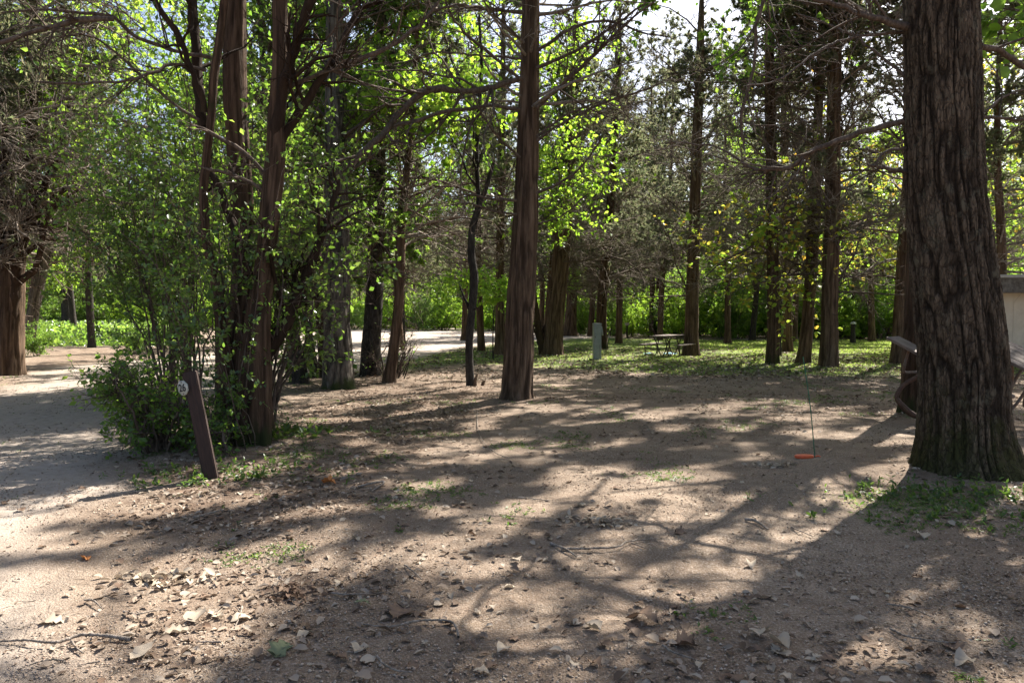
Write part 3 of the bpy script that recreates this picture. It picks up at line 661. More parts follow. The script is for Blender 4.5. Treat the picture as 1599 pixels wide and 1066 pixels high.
# 2) tall cedar in the middle --------------------------------------------------------------
mid = root_at('cedar_tree', 808, 625, 'straight cedar with long bare limbs standing in the middle of the clearing')
Ym = mid.location[1]
mn = trace((807, 622, 46), [(810, 560, 46), (813, 480, 44), (818, 400, 42), (822, 300, 38), (825, 200, 33), (827, 120, 30), (828, 40, 28), (829, 0, 27)], 15, .04)
part_trunk(mid, mn, M_CEDAR, sides=110, dz=.04, dz_top=.2, seed=2, flare=.24, fl_h=.12, amp=1.4)
ML = [([(816, 122, 9), (760, 138, 9), (721, 143, 9), (681, 138, 10), (656, 148, 10), (635, 165, 10), (617, 185, 10), (607, 200, 10), (596, 212, 10), (578, 228, 10), (557, 247, 11), (543, 262, 10)], 0, -1.0, 14, 'limb'),
      ([(812, 171, 6), (763, 165, 5), (728, 171, 6), (689, 176, 6), (656, 187, 6), (614, 197, 6)], -.1, -.8, 7, 'limb'), ([(815, 92, 4), (728, 85, 3), (674, 83, 3), (621, 105, 2)], -.1, .6, 8, 'limb'),
      ([(817, 20, 6), (746, 12, 5), (717, 8, 5), (671, 18, 3)], 0, -1, 8, 'limb'),
      ([(838, 80, 6), (898, 42, 5), (950, 33, 4), (1000, 50, 3), (1050, 60, 2)], 0, -1, 12, 'limb'), ([(838, 106, 6), (886, 86, 5), (924, 64, 5), (961, 38, 4), (1010, 4, 3)], 0, -1, 12, 'limb'),
      ([(838, 168, 7), (875, 135, 6), (912, 101, 6), (950, 64, 5), (976, 38, 4), (1025, 0, 3)], 0, -1.2, 12, 'limb'),
      ([(838, 220, 5), (867, 199, 4), (901, 180, 4), (950, 158, 3.5), (1010, 139, 3), (1040, 124, 2)], 0, -.6, 12, 'limb'),
      ([(838, 213, 4), (880, 182, 3.5), (920, 165, 3), (975, 150, 2.5), (1000, 120, 2)], 0, .8, 10, 'limb'),
      ([(838, 302, 5), (875, 285, 4), (905, 263, 3.5), (931, 229, 3), (937, 212, 2)], 0, -.8, 5, 'limb'),
      ([(806, 313, 5), (760, 310, 4), (735, 304, 3.5), (712, 306, 2.5)], 0, -.8, 5, 'limb'), ([(806, 335, 4), (770, 330, 3), (735, 318, 2.5), (690, 322, 2)], 0, -.8, 8, 'limb'),
      ([(812, 246, 4), (778, 214, 3.5), (753, 178, 3), (735, 140, 2)], 0, -.7, 8, 'limb'), ([(812, 124, 5), (763, 82, 5), (728, 53, 4), (703, 21, 3), (690, -30, 3)], 0, -1, 8, 'limb'),
      ([(812, 60, 4), (770, 20, 3), (740, -20, 3)], 0, -1, 6, 'limb'), ([(840, 350, 3), (880, 335, 2.5), (920, 300, 2)], 0, -.5, 6, 'limb')]
for k, (pts, a, b, tw, nm) in enumerate(ML):
    limb(mid, limb_px(Ym, pts, a, b), M_BRANCH, int(tw * 1.3), 100 + k, .55)
ax = mn - np.array([*mid.location, 0]); wd, nd = cedar_crown(np.random.default_rng(21), 15, 5.2, 7.0, 60, 8, 4, 3.0, 17000, axis=ax, dead=.2, keepf=lambda p: open_keep(p + np.array(mid.location), np.random.default_rng(1)))
crown_parts(mid, wd, nd, M_NEEDLE)

# 3) many-stemmed cedar clump on the left ---------------------------------------------------
clp = root_at('cedar_tree', 385, 700, 'many-stemmed cedar tangled in vines, standing just behind the brown number post')
Yc = clp.location[1]
def stem(pts, dy0, dy1, seed, name='trunk', ztop=None, mat=M_CEDAR_DK, base=True, sides=48, amp=1.5, flare=.1):
    nd = limb_px(Yc, pts, dy0, dy1)
    if base: g = nd[0].copy(); g[2] = -.15; nd = np.vstack([g, nd])
    if ztop:
        d = (nd[-1] - nd[-2])[:3]; d = d / max(.2, d[2]); d[:2] = np.clip(d[:2], -.3, .3); k = ztop - nd[-1][2]
        nd = np.vstack([nd, [*(nd[-1][:3] + d * k * .5), nd[-1][3] * .6], [*(nd[-1][:3] + d * k), .02]])
    V, Fc = trunk_arrays(nd, sides, .05, 'cedar', seed, flare, amp); return link(name, mk_mesh(name, V - np.array(clp.location), Fc, mat, True), clp), nd
ST = [([(353, 695, 32), (351, 600, 28), (348, 520, 23), (336, 440, 14), (323, 380, 14), (318, 300, 14), (322, 250, 13), (330, 180, 13), (334, 120, 13), (343, 60, 13), (350, 0, 12)], .2, -.2, 10),
      ([(374, 700, 52), (375, 560, 48), (380, 420, 36), (378, 300, 34), (370, 180, 36), (368, 90, 36), (368, 0, 34)], .5, .7, 12),
      ([(398, 708, 54), (402, 600, 48), (403, 500, 38), (415, 400, 30), (424, 300, 30), (430, 240, 28), (431, 180, 25), (436, 100, 22), (437, 0, 23)], .0, .0, 12)]
for k, (pts, a, b, zt) in enumerate(ST): stem(pts, a, b, 20 + k, ztop=zt)
stem([(386, 706, 72), (388, 640, 66), (390, 570, 58), (392, 500, 46), (394, 440, 22)], .28, .30, 29, sides=80, amp=1.9, flare=.2)
stem([(378, 712, 26), (382, 640, 26), (388, 560, 22), (392, 480, 16)], -.15, .1, 27)
stem([(414, 690, 20), (412, 620, 20), (408, 540, 18), (404, 480, 14)], -.1, .1, 28)
CL = [([(426, 245, 20), (440, 150, 17), (452, 100, 16), (467, 46, 14), (489, -4, 13), (510, -70, 10)], 0, -.3, 6), ([(428, 250, 12), (441, 214, 14), (468, 175, 13), (489, 143, 12), (510, 110, 11), (532, 75, 10), (550, 32, 9), (564, 14, 8), (600, 0, 6)], 0, .3, 10),
      ([(437, 148, 7), (453, 136, 7), (500, 115, 7), (521, 108, 7), (571, 90, 7), (603, 76, 7), (639, 52, 6), (667, 25, 6), (689, -2, 5)], 0, .4, 10),
      ([(318, 175, 11), (315, 150, 10), (300, 112, 9), (278, 56, 9), (240, 0, 8), (220, -60, 6)], -.1, -.4, 8), ([(320, 200, 15), (312, 160, 16), (305, 60, 15), (298, -10, 14), (290, -80, 10)], 0, .3, 4),
      ([(404, 575, 22), (430, 532, 22), (448, 500, 21), (470, 450, 17), (490, 400, 13), (512, 335, 11), (530, 280, 8)], .1, .5, 8),
      ([(388, 430, 16), (360, 340, 12), (340, 290, 10), (322, 250, 9)], 0, .2, 3), ([(330, 90, 7), (270, 78, 6), (200, 50, 6), (180, 28, 5), (120, 20, 5), (60, 15, 4), (0, 20, 3)], 0, -.8, 14),
      ([(322, 110, 6), (270, 100, 5), (235, 115, 5), (180, 128, 4), (110, 130, 4), (50, 128, 3)], 0, -1., 12), ([(178, 30, 8), (130, 30, 9), (90, 40, 8), (50, 50, 7), (20, 62, 7), (-30, 75, 6)], -.6, -1., 10),
      ([(316, 190, 5), (280, 170, 4), (200, 100, 4), (150, 60, 3), (110, 50, 3)], 0, -.6, 8), ([(436, 330, 6), (400, 290, 6), (350, 270, 5), (310, 260, 4)], .1, -.4, 5),
      ([(430, 290, 7), (385, 240, 6), (345, 215, 6), (300, 195, 5)], .1, -.3, 5), ([(448, 130, 4), (480, 90, 3), (520, 50, 3), (545, 10, 2)], .1, -.4, 6)]
for k, (pts, a, b, tw) in enumerate(CL):
    limb(clp, limb_px(Yc, pts, a, b), M_CEDAR_DK if pts[0][2] > 10 else M_BRANCH, int(tw * 1.3), 140 + k, .45, sides=14 if pts[0][2] > 10 else 8)
wd, nd = cedar_crown(np.random.default_rng(22), 12, 5.0, 6.5, 44, 8, 4, 2.8, 13000, dead=.2, keepf=lambda p: open_keep(p + np.array(clp.location), np.random.default_rng(2))); crown_parts(clp, wd, nd, M_NEEDLE)
# vine stems and leaves climbing the clump
rv = np.random.default_rng(77); vs = MB(); k = 10
st = np.stack([clp.location[0] + rv.uniform(-.35, .3, k), Yc + rv.uniform(-.5, -.1, k), np.full(k, -.05)], -1)
pv, rvv = grow(rv, st, np.tile([0, 0, 1.], (k, 1)) + rv.normal(0, .1, (k, 3)), rv.uniform(1.2, 4.2, k), np.full(k, .006), 14, .13, .04, .4)
vs.add(*tubes(pv, rvv, 5)); p2, r2 = spawn(rv, pv, rvv, 150, .1, 1, .12, .5, 70, 20, 4, .3, 0, .6, .003); vs.add(*tubes(p2, r2, 3))
vine = thing('climbing_vine', (clp.location[0], Yc - .3, 0), 'thin woody vine with small leaves climbing the stems of the vine-tangled cedar', 'vine')
o = link('stem', vs.mesh('stem', M_BRANCH, True, vine.location), vine)
tag(o, kind='stuff')
lf = MB(); leaves_on(rv, lf, p2, r2, 1500, .05, .35, .65, .4, False); tag(link('foliage', lf.mesh('foliage', M_LEAF_DK, False, vine.location), vine), kind='stuff')

# 4) traced trees of the middle distance -----------------------------------------------------
def place_tree(name, label, base, nodes, mat, bark='cedar', ztop=14, crown=('ced', 0), sides=44, dz=.07, seed=0, flare=.2, amp=1.2, cs=1., group=None, extra=None, r_top=.03, wide=1.):
    g = G(base[0], base[1]); root = thing(name, (g[0], g[1], 0), label, 'tree', group)
    nd = trace(base, nodes, ztop, r_top); V, Fc = trunk_arrays(nd, sides, dz, bark, seed, flare, amp, dz_top=.25)
    link('trunk', mk_mesh('trunk', V - np.array(root.location), Fc, mat, True), root)
    if crown:
        kind, k = crown; wd, lf = (CED if kind == 'ced' else DEC)[k]
        top = axis_at(nd, min(ztop, 10)); v = Vector(top) - root.location; q = Vector((0, 0, 1)).rotation_difference(v.normalized())
        for me, nm in ((wd, 'branches'), (lf, 'crown')):
            o = link(nm, me, root); tag(o, kind='stuff'); o.rotation_mode = 'QUATERNION'
            o.rotation_quaternion = q @ Euler((0, 0, seed * 1.7)).to_quaternion(); o.scale = (cs * wide, cs * wide, cs)
        if kind == 'ced':
            o = link('dead_branches', DEAD[seed % 2], root); tag(o, kind='stuff'); o.rotation_mode = 'QUATERNION'; o.rotation_quaternion = q @ Euler((0, 0, seed * 2.3)).to_quaternion()
    return root, nd
T = {}
T['A'] = place_tree('cedar_tree', 'thick cedar with several fused reddish stems beside the sandy road', (14, 586, 44), [(16, 500, 40), (20, 420, 36), (30, 350, 26), (44, 300, 20), (50, 220, 16), (52, 100, 14)], M_CEDAR, seed=31, crown=('ced', 1), sides=60, amp=1.6)
for k, pts in enumerate([[(-8, 586, 34), (-6, 480, 30), (0, 380, 26), (8, 300, 22), (14, 200, 18), (16, 60, 15)], [(20, 500, 14), (30, 400, 16), (48, 340, 13), (66, 300, 11), (90, 240, 8), (110, 160, 6)], [(30, 420, 9), (22, 330, 11), (10, 270, 9), (4, 180, 8)], [(48, 340, 9), (90, 322, 6), (140, 310, 5), (190, 298, 4), (230, 290, 3)], [(40, 350, 6), (84, 352, 5), (120, 362, 4), (162, 392, 3), (180, 410, 2)]]):
    nd = limb_px(T['A'][0].location[1], pts, -.1 * k, -.4 * k)
    limb(T['A'][0], nd, M_CEDAR, 10, 170 + k, .4, sides=16)
ra = random.Random(4)
for k in range(15):
    y0 = 350 - k * 27 + ra.uniform(-12, 12); x0 = 40 + ra.uniform(-6, 14); ln = ra.uniform(140, 270); up = ra.uniform(-60, 20)
    pts = [(x0, y0, 6), (x0 + ln * .3, y0 + up * .8 - 10, 5), (x0 + ln * .65, y0 + up * .8 - 2, 3.5), (x0 + ln, y0 + up * .5 + 28, 2)]
    limb(T['A'][0], limb_px(T['A'][0].location[1], pts, -.2, ra.uniform(-2.5, 1.5)), M_TWIG, 17, 700 + k, .4, sides=6)
T['B'] = place_tree('cedar_tree', 'leaning pale-barked trunk just behind the thick fused-stem cedar', (42, 545, 20), [(50, 500, 18), (58, 450, 20), (68, 400, 20), (76, 370, 20), (82, 340, 14), (96, 280, 10)], M_OAK, 'cedar', seed=32, crown=('ced', 3))
T['C'] = place_tree('broadleaf_tree', 'small dark tree forking low in the green undergrowth', (104, 516, 13), [(103, 480, 13), (102, 462, 13), (112, 420, 9), (118, 380, 7)], M_DARK, 'smooth', 9, ('dec', 0), sides=16, seed=33, cs=.7)
limb(T['C'][0], limb_px(T['C'][0].location[1], [(102, 466, 11), (96, 440, 9), (88, 410, 8), (84, 380, 6)]), M_DARK, 4, 5, .4)
T['E'] = place_tree('broadleaf_tree', 'dark trunk leaning left with a leafy sucker round its foot, left of the mossy-footed tree', (469, 598, 25), [(462, 550, 23), (452, 505, 22), (446, 470, 20), (438, 420, 17), (430, 340, 14)], M_DARK, 'smooth', 11, ('dec', 2), sides=30, seed=34, cs=.8)
T['F'] = place_tree('broadleaf_tree', 'slim dark curved trunk between the leaning dark trunk and the mossy-footed tree', (492, 588, 15), [(486, 545, 12), (479, 495, 12), (474, 440, 11), (470, 380, 9), (480, 300, 7)], M_DARK, 'smooth', 10, ('dec', 0), sides=24, seed=35, cs=.75)
T['G'] = place_tree('cedar_tree', 'grey-brown cedar trunk touching the mossy-footed tree on its left', (511, 586, 22), [(507, 540, 22), (501, 470, 20), (496, 430, 19), (490, 360, 17), (486, 250, 15), (474, 80, 13)], M_CEDAR_DK, seed=36, crown=('ced', 0), cs=.95)
T['H'] = place_tree('broadleaf_tree', 'stout straight tree with ridged grey bark and a moss-covered flared foot', (528, 606, 46), [(527, 560, 46), (526, 500, 42), (526, 420, 40), (525, 330, 36), (524, 250, 32), (523, 180, 29), (522, 100, 26)], M_OAK, 'furrow', 15, None, sides=120, dz=.05, seed=37, flare=.34, amp=.9)
T['I'] = place_tree('broadleaf_tree', 'dark rough-barked tree between the moss-footed tree and a thin leaning cedar', (579, 586, 30), [(580, 540, 29), (584, 480, 27), (587, 400, 26), (589, 300, 25), (590, 200, 24), (592, 100, 20)], M_DARK, 'furrow', 14, ('dec', 0), sides=70, seed=38, flare=.15)
T['J'] = place_tree('cedar_tree', 'thin cedar leaning to the right with broken sticks around its foot', (607, 597, 19), [(615, 545, 17), (622, 480, 16), (625, 420, 15), (627, 360, 14), (634, 280, 12), (641, 210, 9)], M_CEDAR, seed=39, crown=('ced', 0), flare=.3, cs=.85, ztop=11)
T['K'] = place_tree('broadleaf_tree', 'crooked thin dark tree beside a jagged stump, left of the middle cedar', (735, 603, 13), [(733, 570, 12), (733, 530, 12), (737, 480, 12), (740, 430, 13), (736, 400, 12), (737, 360, 11), (746, 325, 9), (760, 290, 7), (772, 250, 5)], M_DARK, 'smooth', None, None, sides=24, seed=40)
limb(T['K'][0], limb_px(T['K'][0].location[1], [(737, 362, 8), (746, 330, 7), (747, 300, 7), (744, 240, 7), (748, 180, 6), (752, 100, 5), (748, 20, 4)]), M_DARK, 12, 9, .4)
limb(T['K'][0], limb_px(T['K'][0].location[1], [(738, 500, 5), (730, 475, 4), (722, 458, 3), (716, 440, 2)]), M_DARK, 4, 10, .4)
T['M'] = place_tree('cedar_tree', 'reddish cedar trunk half hidden behind the middle cedar on its left', (781, 553, 17), [(781, 500, 15), (781, 420, 14), (782, 330, 13), (784, 200, 12)], M_CEDAR, seed=41, crown=('ced', 1))
T['N'] = place_tree('cedar_tree', 'thick cedar leaning right with a thinner twin stem, behind the middle cedar', (862, 554, 34), [(866, 500, 30), (874, 430, 28), (880, 360, 26), (886, 280, 22), (892, 180, 17)], M_CEDAR, seed=42, crown=('ced', 0), amp=1.5, sides=60)
limb(T['N'][0], limb_px(T['N'][0].location[1], [(848, 556, 12), (842, 520, 11), (836, 480, 10), (832, 450, 9), (824, 400, 7)]), M_CEDAR, 3, 11, .3, name='trunk', sides=20)
T['O'] = place_tree('cedar_tree', 'cedar with flaring foot behind the thick leaning one at the far grass edge', (890, 524, 22), [(892, 480, 18), (895, 420, 17), (898, 350, 15), (902, 250, 12)], M_CEDAR, seed=43, crown=('ced', 1), flare=.35)
T['P'] = place_tree('cedar_tree', 'dark slim cedar hung with dead twigs, rising right behind the grey utility pedestal', (941, 546, 17), [(940, 500, 15), (943, 440, 15), (949, 370, 14), (955, 300, 13), (960, 200, 12), (966, 80, 10)], M_CEDAR_DK, seed=44, crown=('ced', 1))
T['P2'] = place_tree('cedar_tree', 'cedar trunk pressed close against the left side of the dark slim twiggy cedar', (936, 541, 9), [(935, 500, 8), (938, 440, 8), (944, 380, 7), (950, 300, 6)], M_CEDAR, seed=64, crown=('ced', 3), cs=.8)
T['Q'] = place_tree('cedar_tree', 'tall straight cedar with a flared foot beside the picnic table on the grass', (1079, 554, 23), [(1080, 520, 21), (1081, 450, 20), (1083, 380, 19), (1086, 280, 17), (1090, 180, 15), (1094, 60, 12)], M_CEDAR, seed=45, crown=('ced', 0), flare=.45, sides=60)
T['R'] = place_tree('cedar_tree', 'dark cedar first of the row at the dirt edge, right of the picnic table', (1206, 568, 21), [(1207, 520, 19), (1207, 440, 18), (1206, 350, 18), (1204, 240, 17), (1202, 120, 15)], M_CEDAR_DK, seed=46, crown=('ced', 0))
T['S'] = place_tree('cedar_tree', 'slim cedar standing farther back on the grass between two nearer trunks', (1229, 549, 16), [(1229, 500, 14), (1228, 420, 13), (1226, 320, 12), (1224, 200, 10)], M_CEDAR, seed=47, crown=('ced', 0))
T['T'] = place_tree('cedar_tree', 'cedar with a gently bowed trunk directly behind the green metal rod', (1255, 567, 21), [(1260, 520, 19), (1265, 450, 18), (1269, 380, 18), (1273, 280, 16), (1278, 180, 14), (1283, 60, 12)], M_CEDAR, seed=48, crown=('ced', 0))
T['U'] = place_tree('cedar_tree', 'sturdiest cedar of the row at the dirt edge, right of the green rod', (1293, 572, 27), [(1295, 520, 25), (1297, 430, 24), (1299, 340, 24), (1301, 240, 22), (1303, 120, 21), (1305, 0, 18)], M_CEDAR, seed=49, crown=('ced', 0), sides=60, ztop=15)
T['V'] = place_tree('cedar_tree', 'slender cedar leaning right, seen just left of the leaning picnic table', (1399, 568, 17), [(1402, 520, 17), (1406, 450, 16), (1410, 380, 15), (1416, 280, 13), (1422, 160, 11)], M_CEDAR, seed=50, crown=('ced', 0))
T['W'] = place_tree('cedar_tree', 'broad fibrous cedar half hidden behind the massive furrowed tree', (1428, 645, 42), [(1431, 560, 42), (1434, 480, 41), (1436, 400, 39), (1438, 300, 34), (1438, 180, 28)], M_CEDAR_DK, seed=51, crown=None, sides=90, dz=.05, amp=1.6, ztop=10.5, r_top=.02)
wl = np.array(T['W'][0].location); wd, nd = cedar_crown(np.random.default_rng(23), 14, 4.5, 6.5, 60, 8, 4, 3.0, 20000, dead=.2, keepf=lambda p: open_keep(p + wl, np.random.default_rng(3))); crown_parts(T['W'][0], wd, nd, M_NEEDLE)

# broad leaves of the moss-footed tree: the bright sunlit mass at the upper left of the view
rg = np.random.default_rng(41); Hn = T['H'][1]; hr = T['H'][0]
tg = [P(rg.uniform(400, 740), rg.uniform(-120, 215), rg.uniform(14.2, 19.5)) for _ in range(32)]
leafy_bough(hr, lambda z: axis_at(Hn, max(3.5, z - 1.0)), tg, M_LEAF_BR, rg, 9, 6, 11500, .115, .035, simple=False, asp=.85, up=.35)
tg = [(-5 + rg.uniform(-4, 4), 15.4 + rg.uniform(-4, 4), rg.uniform(9, 15)) for _ in range(6)]
leafy_bough(hr, lambda z: axis_at(Hn, z - 1.5), tg, M_LEAF_BR, rg, 12, 6, 2000, .13, .05, simple=True)
def sapling(label, base, bend, boughs, mat, rng, leaves, size, r=.03, group=None, asp=.7, n3=5, name='young_tree', up=.5, simple=False, n2=9, matw=None, t0=.3):
    root = thing(name, (base[0], base[1], 0), label, 'tree', group); nd = np.array([(base[0], base[1], -.1, r)] + [(*b, r * (1 - .2 * (i + 1))) for i, b in enumerate(bend)])
    part_trunk(root, nd, matw or M_DARK, sides=14, dz=.12, bark='smooth', seed=3, flare=.2)
    leafy_bough(root, lambda z: axis_at(nd, min(max(z - .4, nd[1][2] * .4), nd[-1][2])), boughs, mat, rng, n2, n3, leaves, size, r * .6, simple=simple, asp=asp, up=up, t0=t0)
    return root
rg = np.random.default_rng(51)
# bright leaves right of the middle cedar
b = G(868, 548); sapling('young tree with bright green leaves hanging just right of the middle cedar', b, [(b[0] - .1, b[1], 2.5), (b[0] + .1, b[1] - .5, 5.5), (b[0] + .2, b[1] - 1, 8.5)],
    [P(rg.uniform(845, 915), rg.uniform(210, 330), 24 + rg.uniform(-1, 1)) for _ in range(8)] + [P(rg.uniform(835, 900), rg.uniform(-20, 150), 24 + rg.uniform(-1, 1)) for _ in range(6)], M_LEAF_BR, rg, 4200, .13, .05)
b = G(770, 560); sapling('low sapling with pale sunlit leaves just left of the middle cedar', b, [(b[0], b[1], 1.0), (b[0] + .1, b[1], 2.4)],
    [P(rg.uniform(700, 800), rg.uniform(435, 490), 23 + rg.uniform(-1, 1)) for _ in range(8)], M_LEAF_BR, rg, 1300, .11, .025)
b = G(1218, 556); sapling('young maple with yellow and orange leaves spreading between the row of cedars', b, [(b[0], b[1], 2), (b[0] + .2, b[1] - .3, 4.5), (b[0] + .1, b[1] - .6, 8)],
    [P(rg.uniform(1130, 1240), rg.uniform(375, 440), 21 + rg.uniform(-1, 1)) for _ in range(8)] + [P(rg.uniform(1200, 1400), rg.uniform(260, 350), 22 + rg.uniform(-1.5, 2)) for _ in range(9)] + [P(rg.uniform(1180, 1330), rg.uniform(50, 200), 22 + rg.uniform(-1.5, 2)) for _ in range(5)], M_LEAF_YL, rg, 3000, .13, .05, asp=.9, up=.75, n2=5, n3=4)
b = G(1440, 548); sapling('yellow-green young tree seen between the slender cedar and the massive tree', b, [(b[0], b[1], 2), (b[0] + .2, b[1], 5), (b[0], b[1], 9)],
    [P(rg.uniform(1330, 1420), rg.uniform(240, 420), 27 + rg.uniform(-2, 2)) for _ in range(8)] + [P(rg.uniform(1540, 1660), rg.uniform(60, 400), 27 + rg.uniform(-2, 2)) for _ in range(14)], M_LEAF_YL, rg, 6000, .13, .06, asp=.8)
b = G(1690, 700); sapling('broad-leaved branch with large green leaves reaching in at the upper right corner', (b[0] , b[1], 0), [(b[0], b[1], 2), (b[0], b[1], 4), (b[0] - .1, b[1], 6)],
    [P(rg.uniform(1540, 1640), rg.uniform(10, 90), 9 + rg.uniform(-.6, .6)) for _ in range(4)], M_LEAF, rg, 260, .14, .05, asp=.8)

b = (-15.5, 21.0, 0); sapling('slender young tree with sunlit leaves between the thick left cedar and the tall dark shrub', b, [(b[0] + .2, b[1], 2), (b[0] + .6, b[1], 4.5), (b[0] + .9, b[1], 8)],
    [P(rg.uniform(-40, 290), rg.uniform(-80, 240), 20 + rg.uniform(-2, 2.5)) for _ in range(26)], M_LEAF_BR, rg, 6500, .12, .05, asp=.8)
# dark leafy understory left of the vine-tangled cedar: tall many-stemmed shrubs
rg = np.random.default_rng(61)
def tall_shrub(px, py, label, tgt, leaves, mat, size=.055, group=None, name='buckthorn_shrub', k=7, n2=10, n3=6, simple=True, t0=.3, up=.45):
    g = G(px, py); root = thing(name, (g[0], g[1], 0), label, 'shrub', group); wd = MB(); nd = MB(); org = np.array(root.location)
    ps = []
    for i, (tx, ty, dy) in enumerate(tgt):
        a = np.array([g[0], g[1], -.05]) + np.array([rg.uniform(-.15, .15), rg.uniform(-.15, .15), 0]); e = P(tx, ty, g[1] + dy)
        m = a * .45 + e * .55 + np.array([rg.normal(0, .12), rg.normal(0, .12), .25]); c = catmull(np.array([a, m, e]), 12); c[1:-1] += rg.normal(0, .02, (10, 3)); ps.append(c)
    p1 = np.array(ps); r1 = np.tile(np.linspace(.02, .005, 12), (len(ps), 1)); wd.add(*tubes(p1, r1, 6))
    p2, r2 = spawn(rg, p1, r1, len(ps) * n2, t0, 1, .30, .4, 52, 14, 5, .2, .02, .5, .004, .2, .35, taper=False); wd.add(*tubes(p2, r2, 3))
    p3, r3 = spawn(rg, p2, r2, len(ps) * n2 * n3, .1, 1, .5, .4, 45, 15, 3, .2, .0, .6, .003, .2, .5); wd.add(*tubes(p3, r3, 3))
    leaves_on(rg, nd, p3, r3, leaves, size, .5, .62, up, simple)
    tag(link('stem', wd.mesh('stem', M_BRANCH, False, org), root), kind='stuff'); tag(link('foliage', nd.mesh('foliage', mat, False, org), root), kind='stuff')
    return root
def tg_(n, x0, x1, y0, y1, d0, d1): return [(rg.uniform(x0, x1), rg.uniform(y0, y1), rg.uniform(d0, d1)) for _ in range(n)]
tall_shrub(270, 640, 'tall dark-leaved shrub spreading over the left road behind the number post', tg_(24, 150, 330, 215, 500, -1.0, 1.6), 9000, M_LEAF_DK, .068, t0=.42)
tall_shrub(300, 625, 'tall glossy shrub leaning against the left side of the vine-tangled cedar', tg_(18, 200, 340, 60, 330, -.6, 1.5), 6000, M_LEAF, .070, t0=.42)
tall_shrub(402, 688, 'glossy-leaved shrub whose sprays hang in front of the vine-tangled cedar stems', tg_(14, 330, 540, 270, 420, -.7, .9) + tg_(7, 440, 530, 380, 470, -.2, .9), 4200, M_LEAF_DK, .066, k=6, t0=.5)
tall_shrub(400, 660, 'leafy shrub rising through the crown of the vine-tangled cedar', tg_(18, 230, 480, 0, 260, -.8, .8), 5600, M_LEAF, .070, t0=.45)
tall_shrub(250, 705, 'bright green low shrub crowding round the brown number post', tg_(24, 165, 330, 560, 715, -.5, .8), 3000, M_LEAF, .06, t0=.2)
tall_shrub(345, 715, 'small leafy shrub at the right side of the number post foot', tg_(9, 300, 352, 620, 720, -.2, .4), 1200, M_LEAF, .055, t0=.15)
tall_shrub(468, 596, 'knee-high leafy sucker wrapped round the foot of the dark leaning trunk', tg_(9, 440, 490, 530, 590, -.4, .1), 900, M_LEAF_DK, .09, t0=.15)
tall_shrub(612, 590, 'sparse bare-twigged bush behind the foot of the thin leaning cedar', tg_(12, 560, 660, 500, 575, -.1, .5), 90, M_LEAF_DK, .06)

# 5) the wood behind -----------------------------------------------------------------------
rb = random.Random(8)
def bg_tree(kind, k, x, y, s, seed, label, group, rt=.16):
    src = CED if kind == 'ced' else DEC; 
    root = thing('cedar_tree' if kind == 'ced' else 'broadleaf_tree', (x, y, 0), label, 'tree', group, seed * 1.3); root.rotation_euler.x = rb.gauss(0, .028); root.rotation_euler.y = rb.gauss(0, .028); key = (kind, k, seed % 3)
    if key not in TR:
        nd = [(0, 0, -.2, rt * 1.1), (0, 0, .02, rt), (.05 + .10 * (seed % 3 - 1), .02, 3, rt * .85), (-.04 - .16 * (seed % 3 - 1), .05, 7, rt * .55), (0, 0, 12.5, .03)]
        V, Fc = trunk_arrays(nd, 18, .2, 'cedar' if kind == 'ced' else 'smooth', 5 + k, .3, 1.3); TR[key] = mk_mesh('trunk', V, Fc, M_CEDAR if kind == 'ced' else M_DARK, True)
    link('trunk', TR[key], root); crown_parts(root, *src[k], None)
    root.scale = (s, s, s * rb.uniform(.92, 1.12)); return root
TR = {}
def in_px(x, y): return x / y * F + W / 2
cnt = 0
GC, GD = 'cedars of the wood behind the grass and road', 'broadleaf trees of the wood behind the grass and road'
LC, LD = 'slim cedar with grey-green foliage standing in the wood behind the grass and road', 'leafy green broadleaf tree standing in the wood behind the grass and road'
def where(px, row):
    k = int(np.searchsorted([130, 430, 780, 960, 1110, 1320, 1420], px)); w_ = ['beyond the left road', 'behind the vine-tangled cedar', 'past the far bend of the road', 'behind the middle cedars', 'behind the picnic table', 'behind the row of cedars', 'behind the slender leaning cedar', 'behind the massive tree'][k]
    return ['at the wood edge ', 'just inside the wood ', 'deeper in the wood ', 'deep in the wood ', 'deepest in the wood '][row] + w_
def edge_y(px):        # depth of the wood's edge along the picture
    return float(np.interp(px, [-300, 0, 200, 400, 600, 800, 950, 1100, 1300, 1500, 1700, 2200], [55, 60, 66, 64, 62, 58, 47, 43, 42, 42, 30, 26]))
for row, (dy, step) in enumerate([(2.5, 66), (8, 80), (16, 92), (26, 105), (38, 120)]):
    px = -260 + rb.uniform(0, 40)
    while px < 1900:
        Y = edge_y(px) + dy + rb.uniform(-1.2, 2.5); x = (px - W / 2) / F * Y
        if 900 < px < 1900 and row < 3 and rb.random() < .65: px += step; continue
        ced = rb.random() < (.62 if px > 560 else .42)
        if ced: bg_tree('ced', rb.choice([1, 2, 2, 3]), x, Y, rb.uniform(.8, 1.15) + row * .06, cnt, 'cedar with grey-green foliage ' + where(px, row), GC)
        else: bg_tree('dec', rb.choice([0, 1, 2]), x, Y, rb.uniform(.75, 1.1) + row * .08, cnt, 'green broadleaf tree ' + where(px, row), GD)
        cnt += 1; px += step * 1.15 * rb.uniform(.6, 1.4)
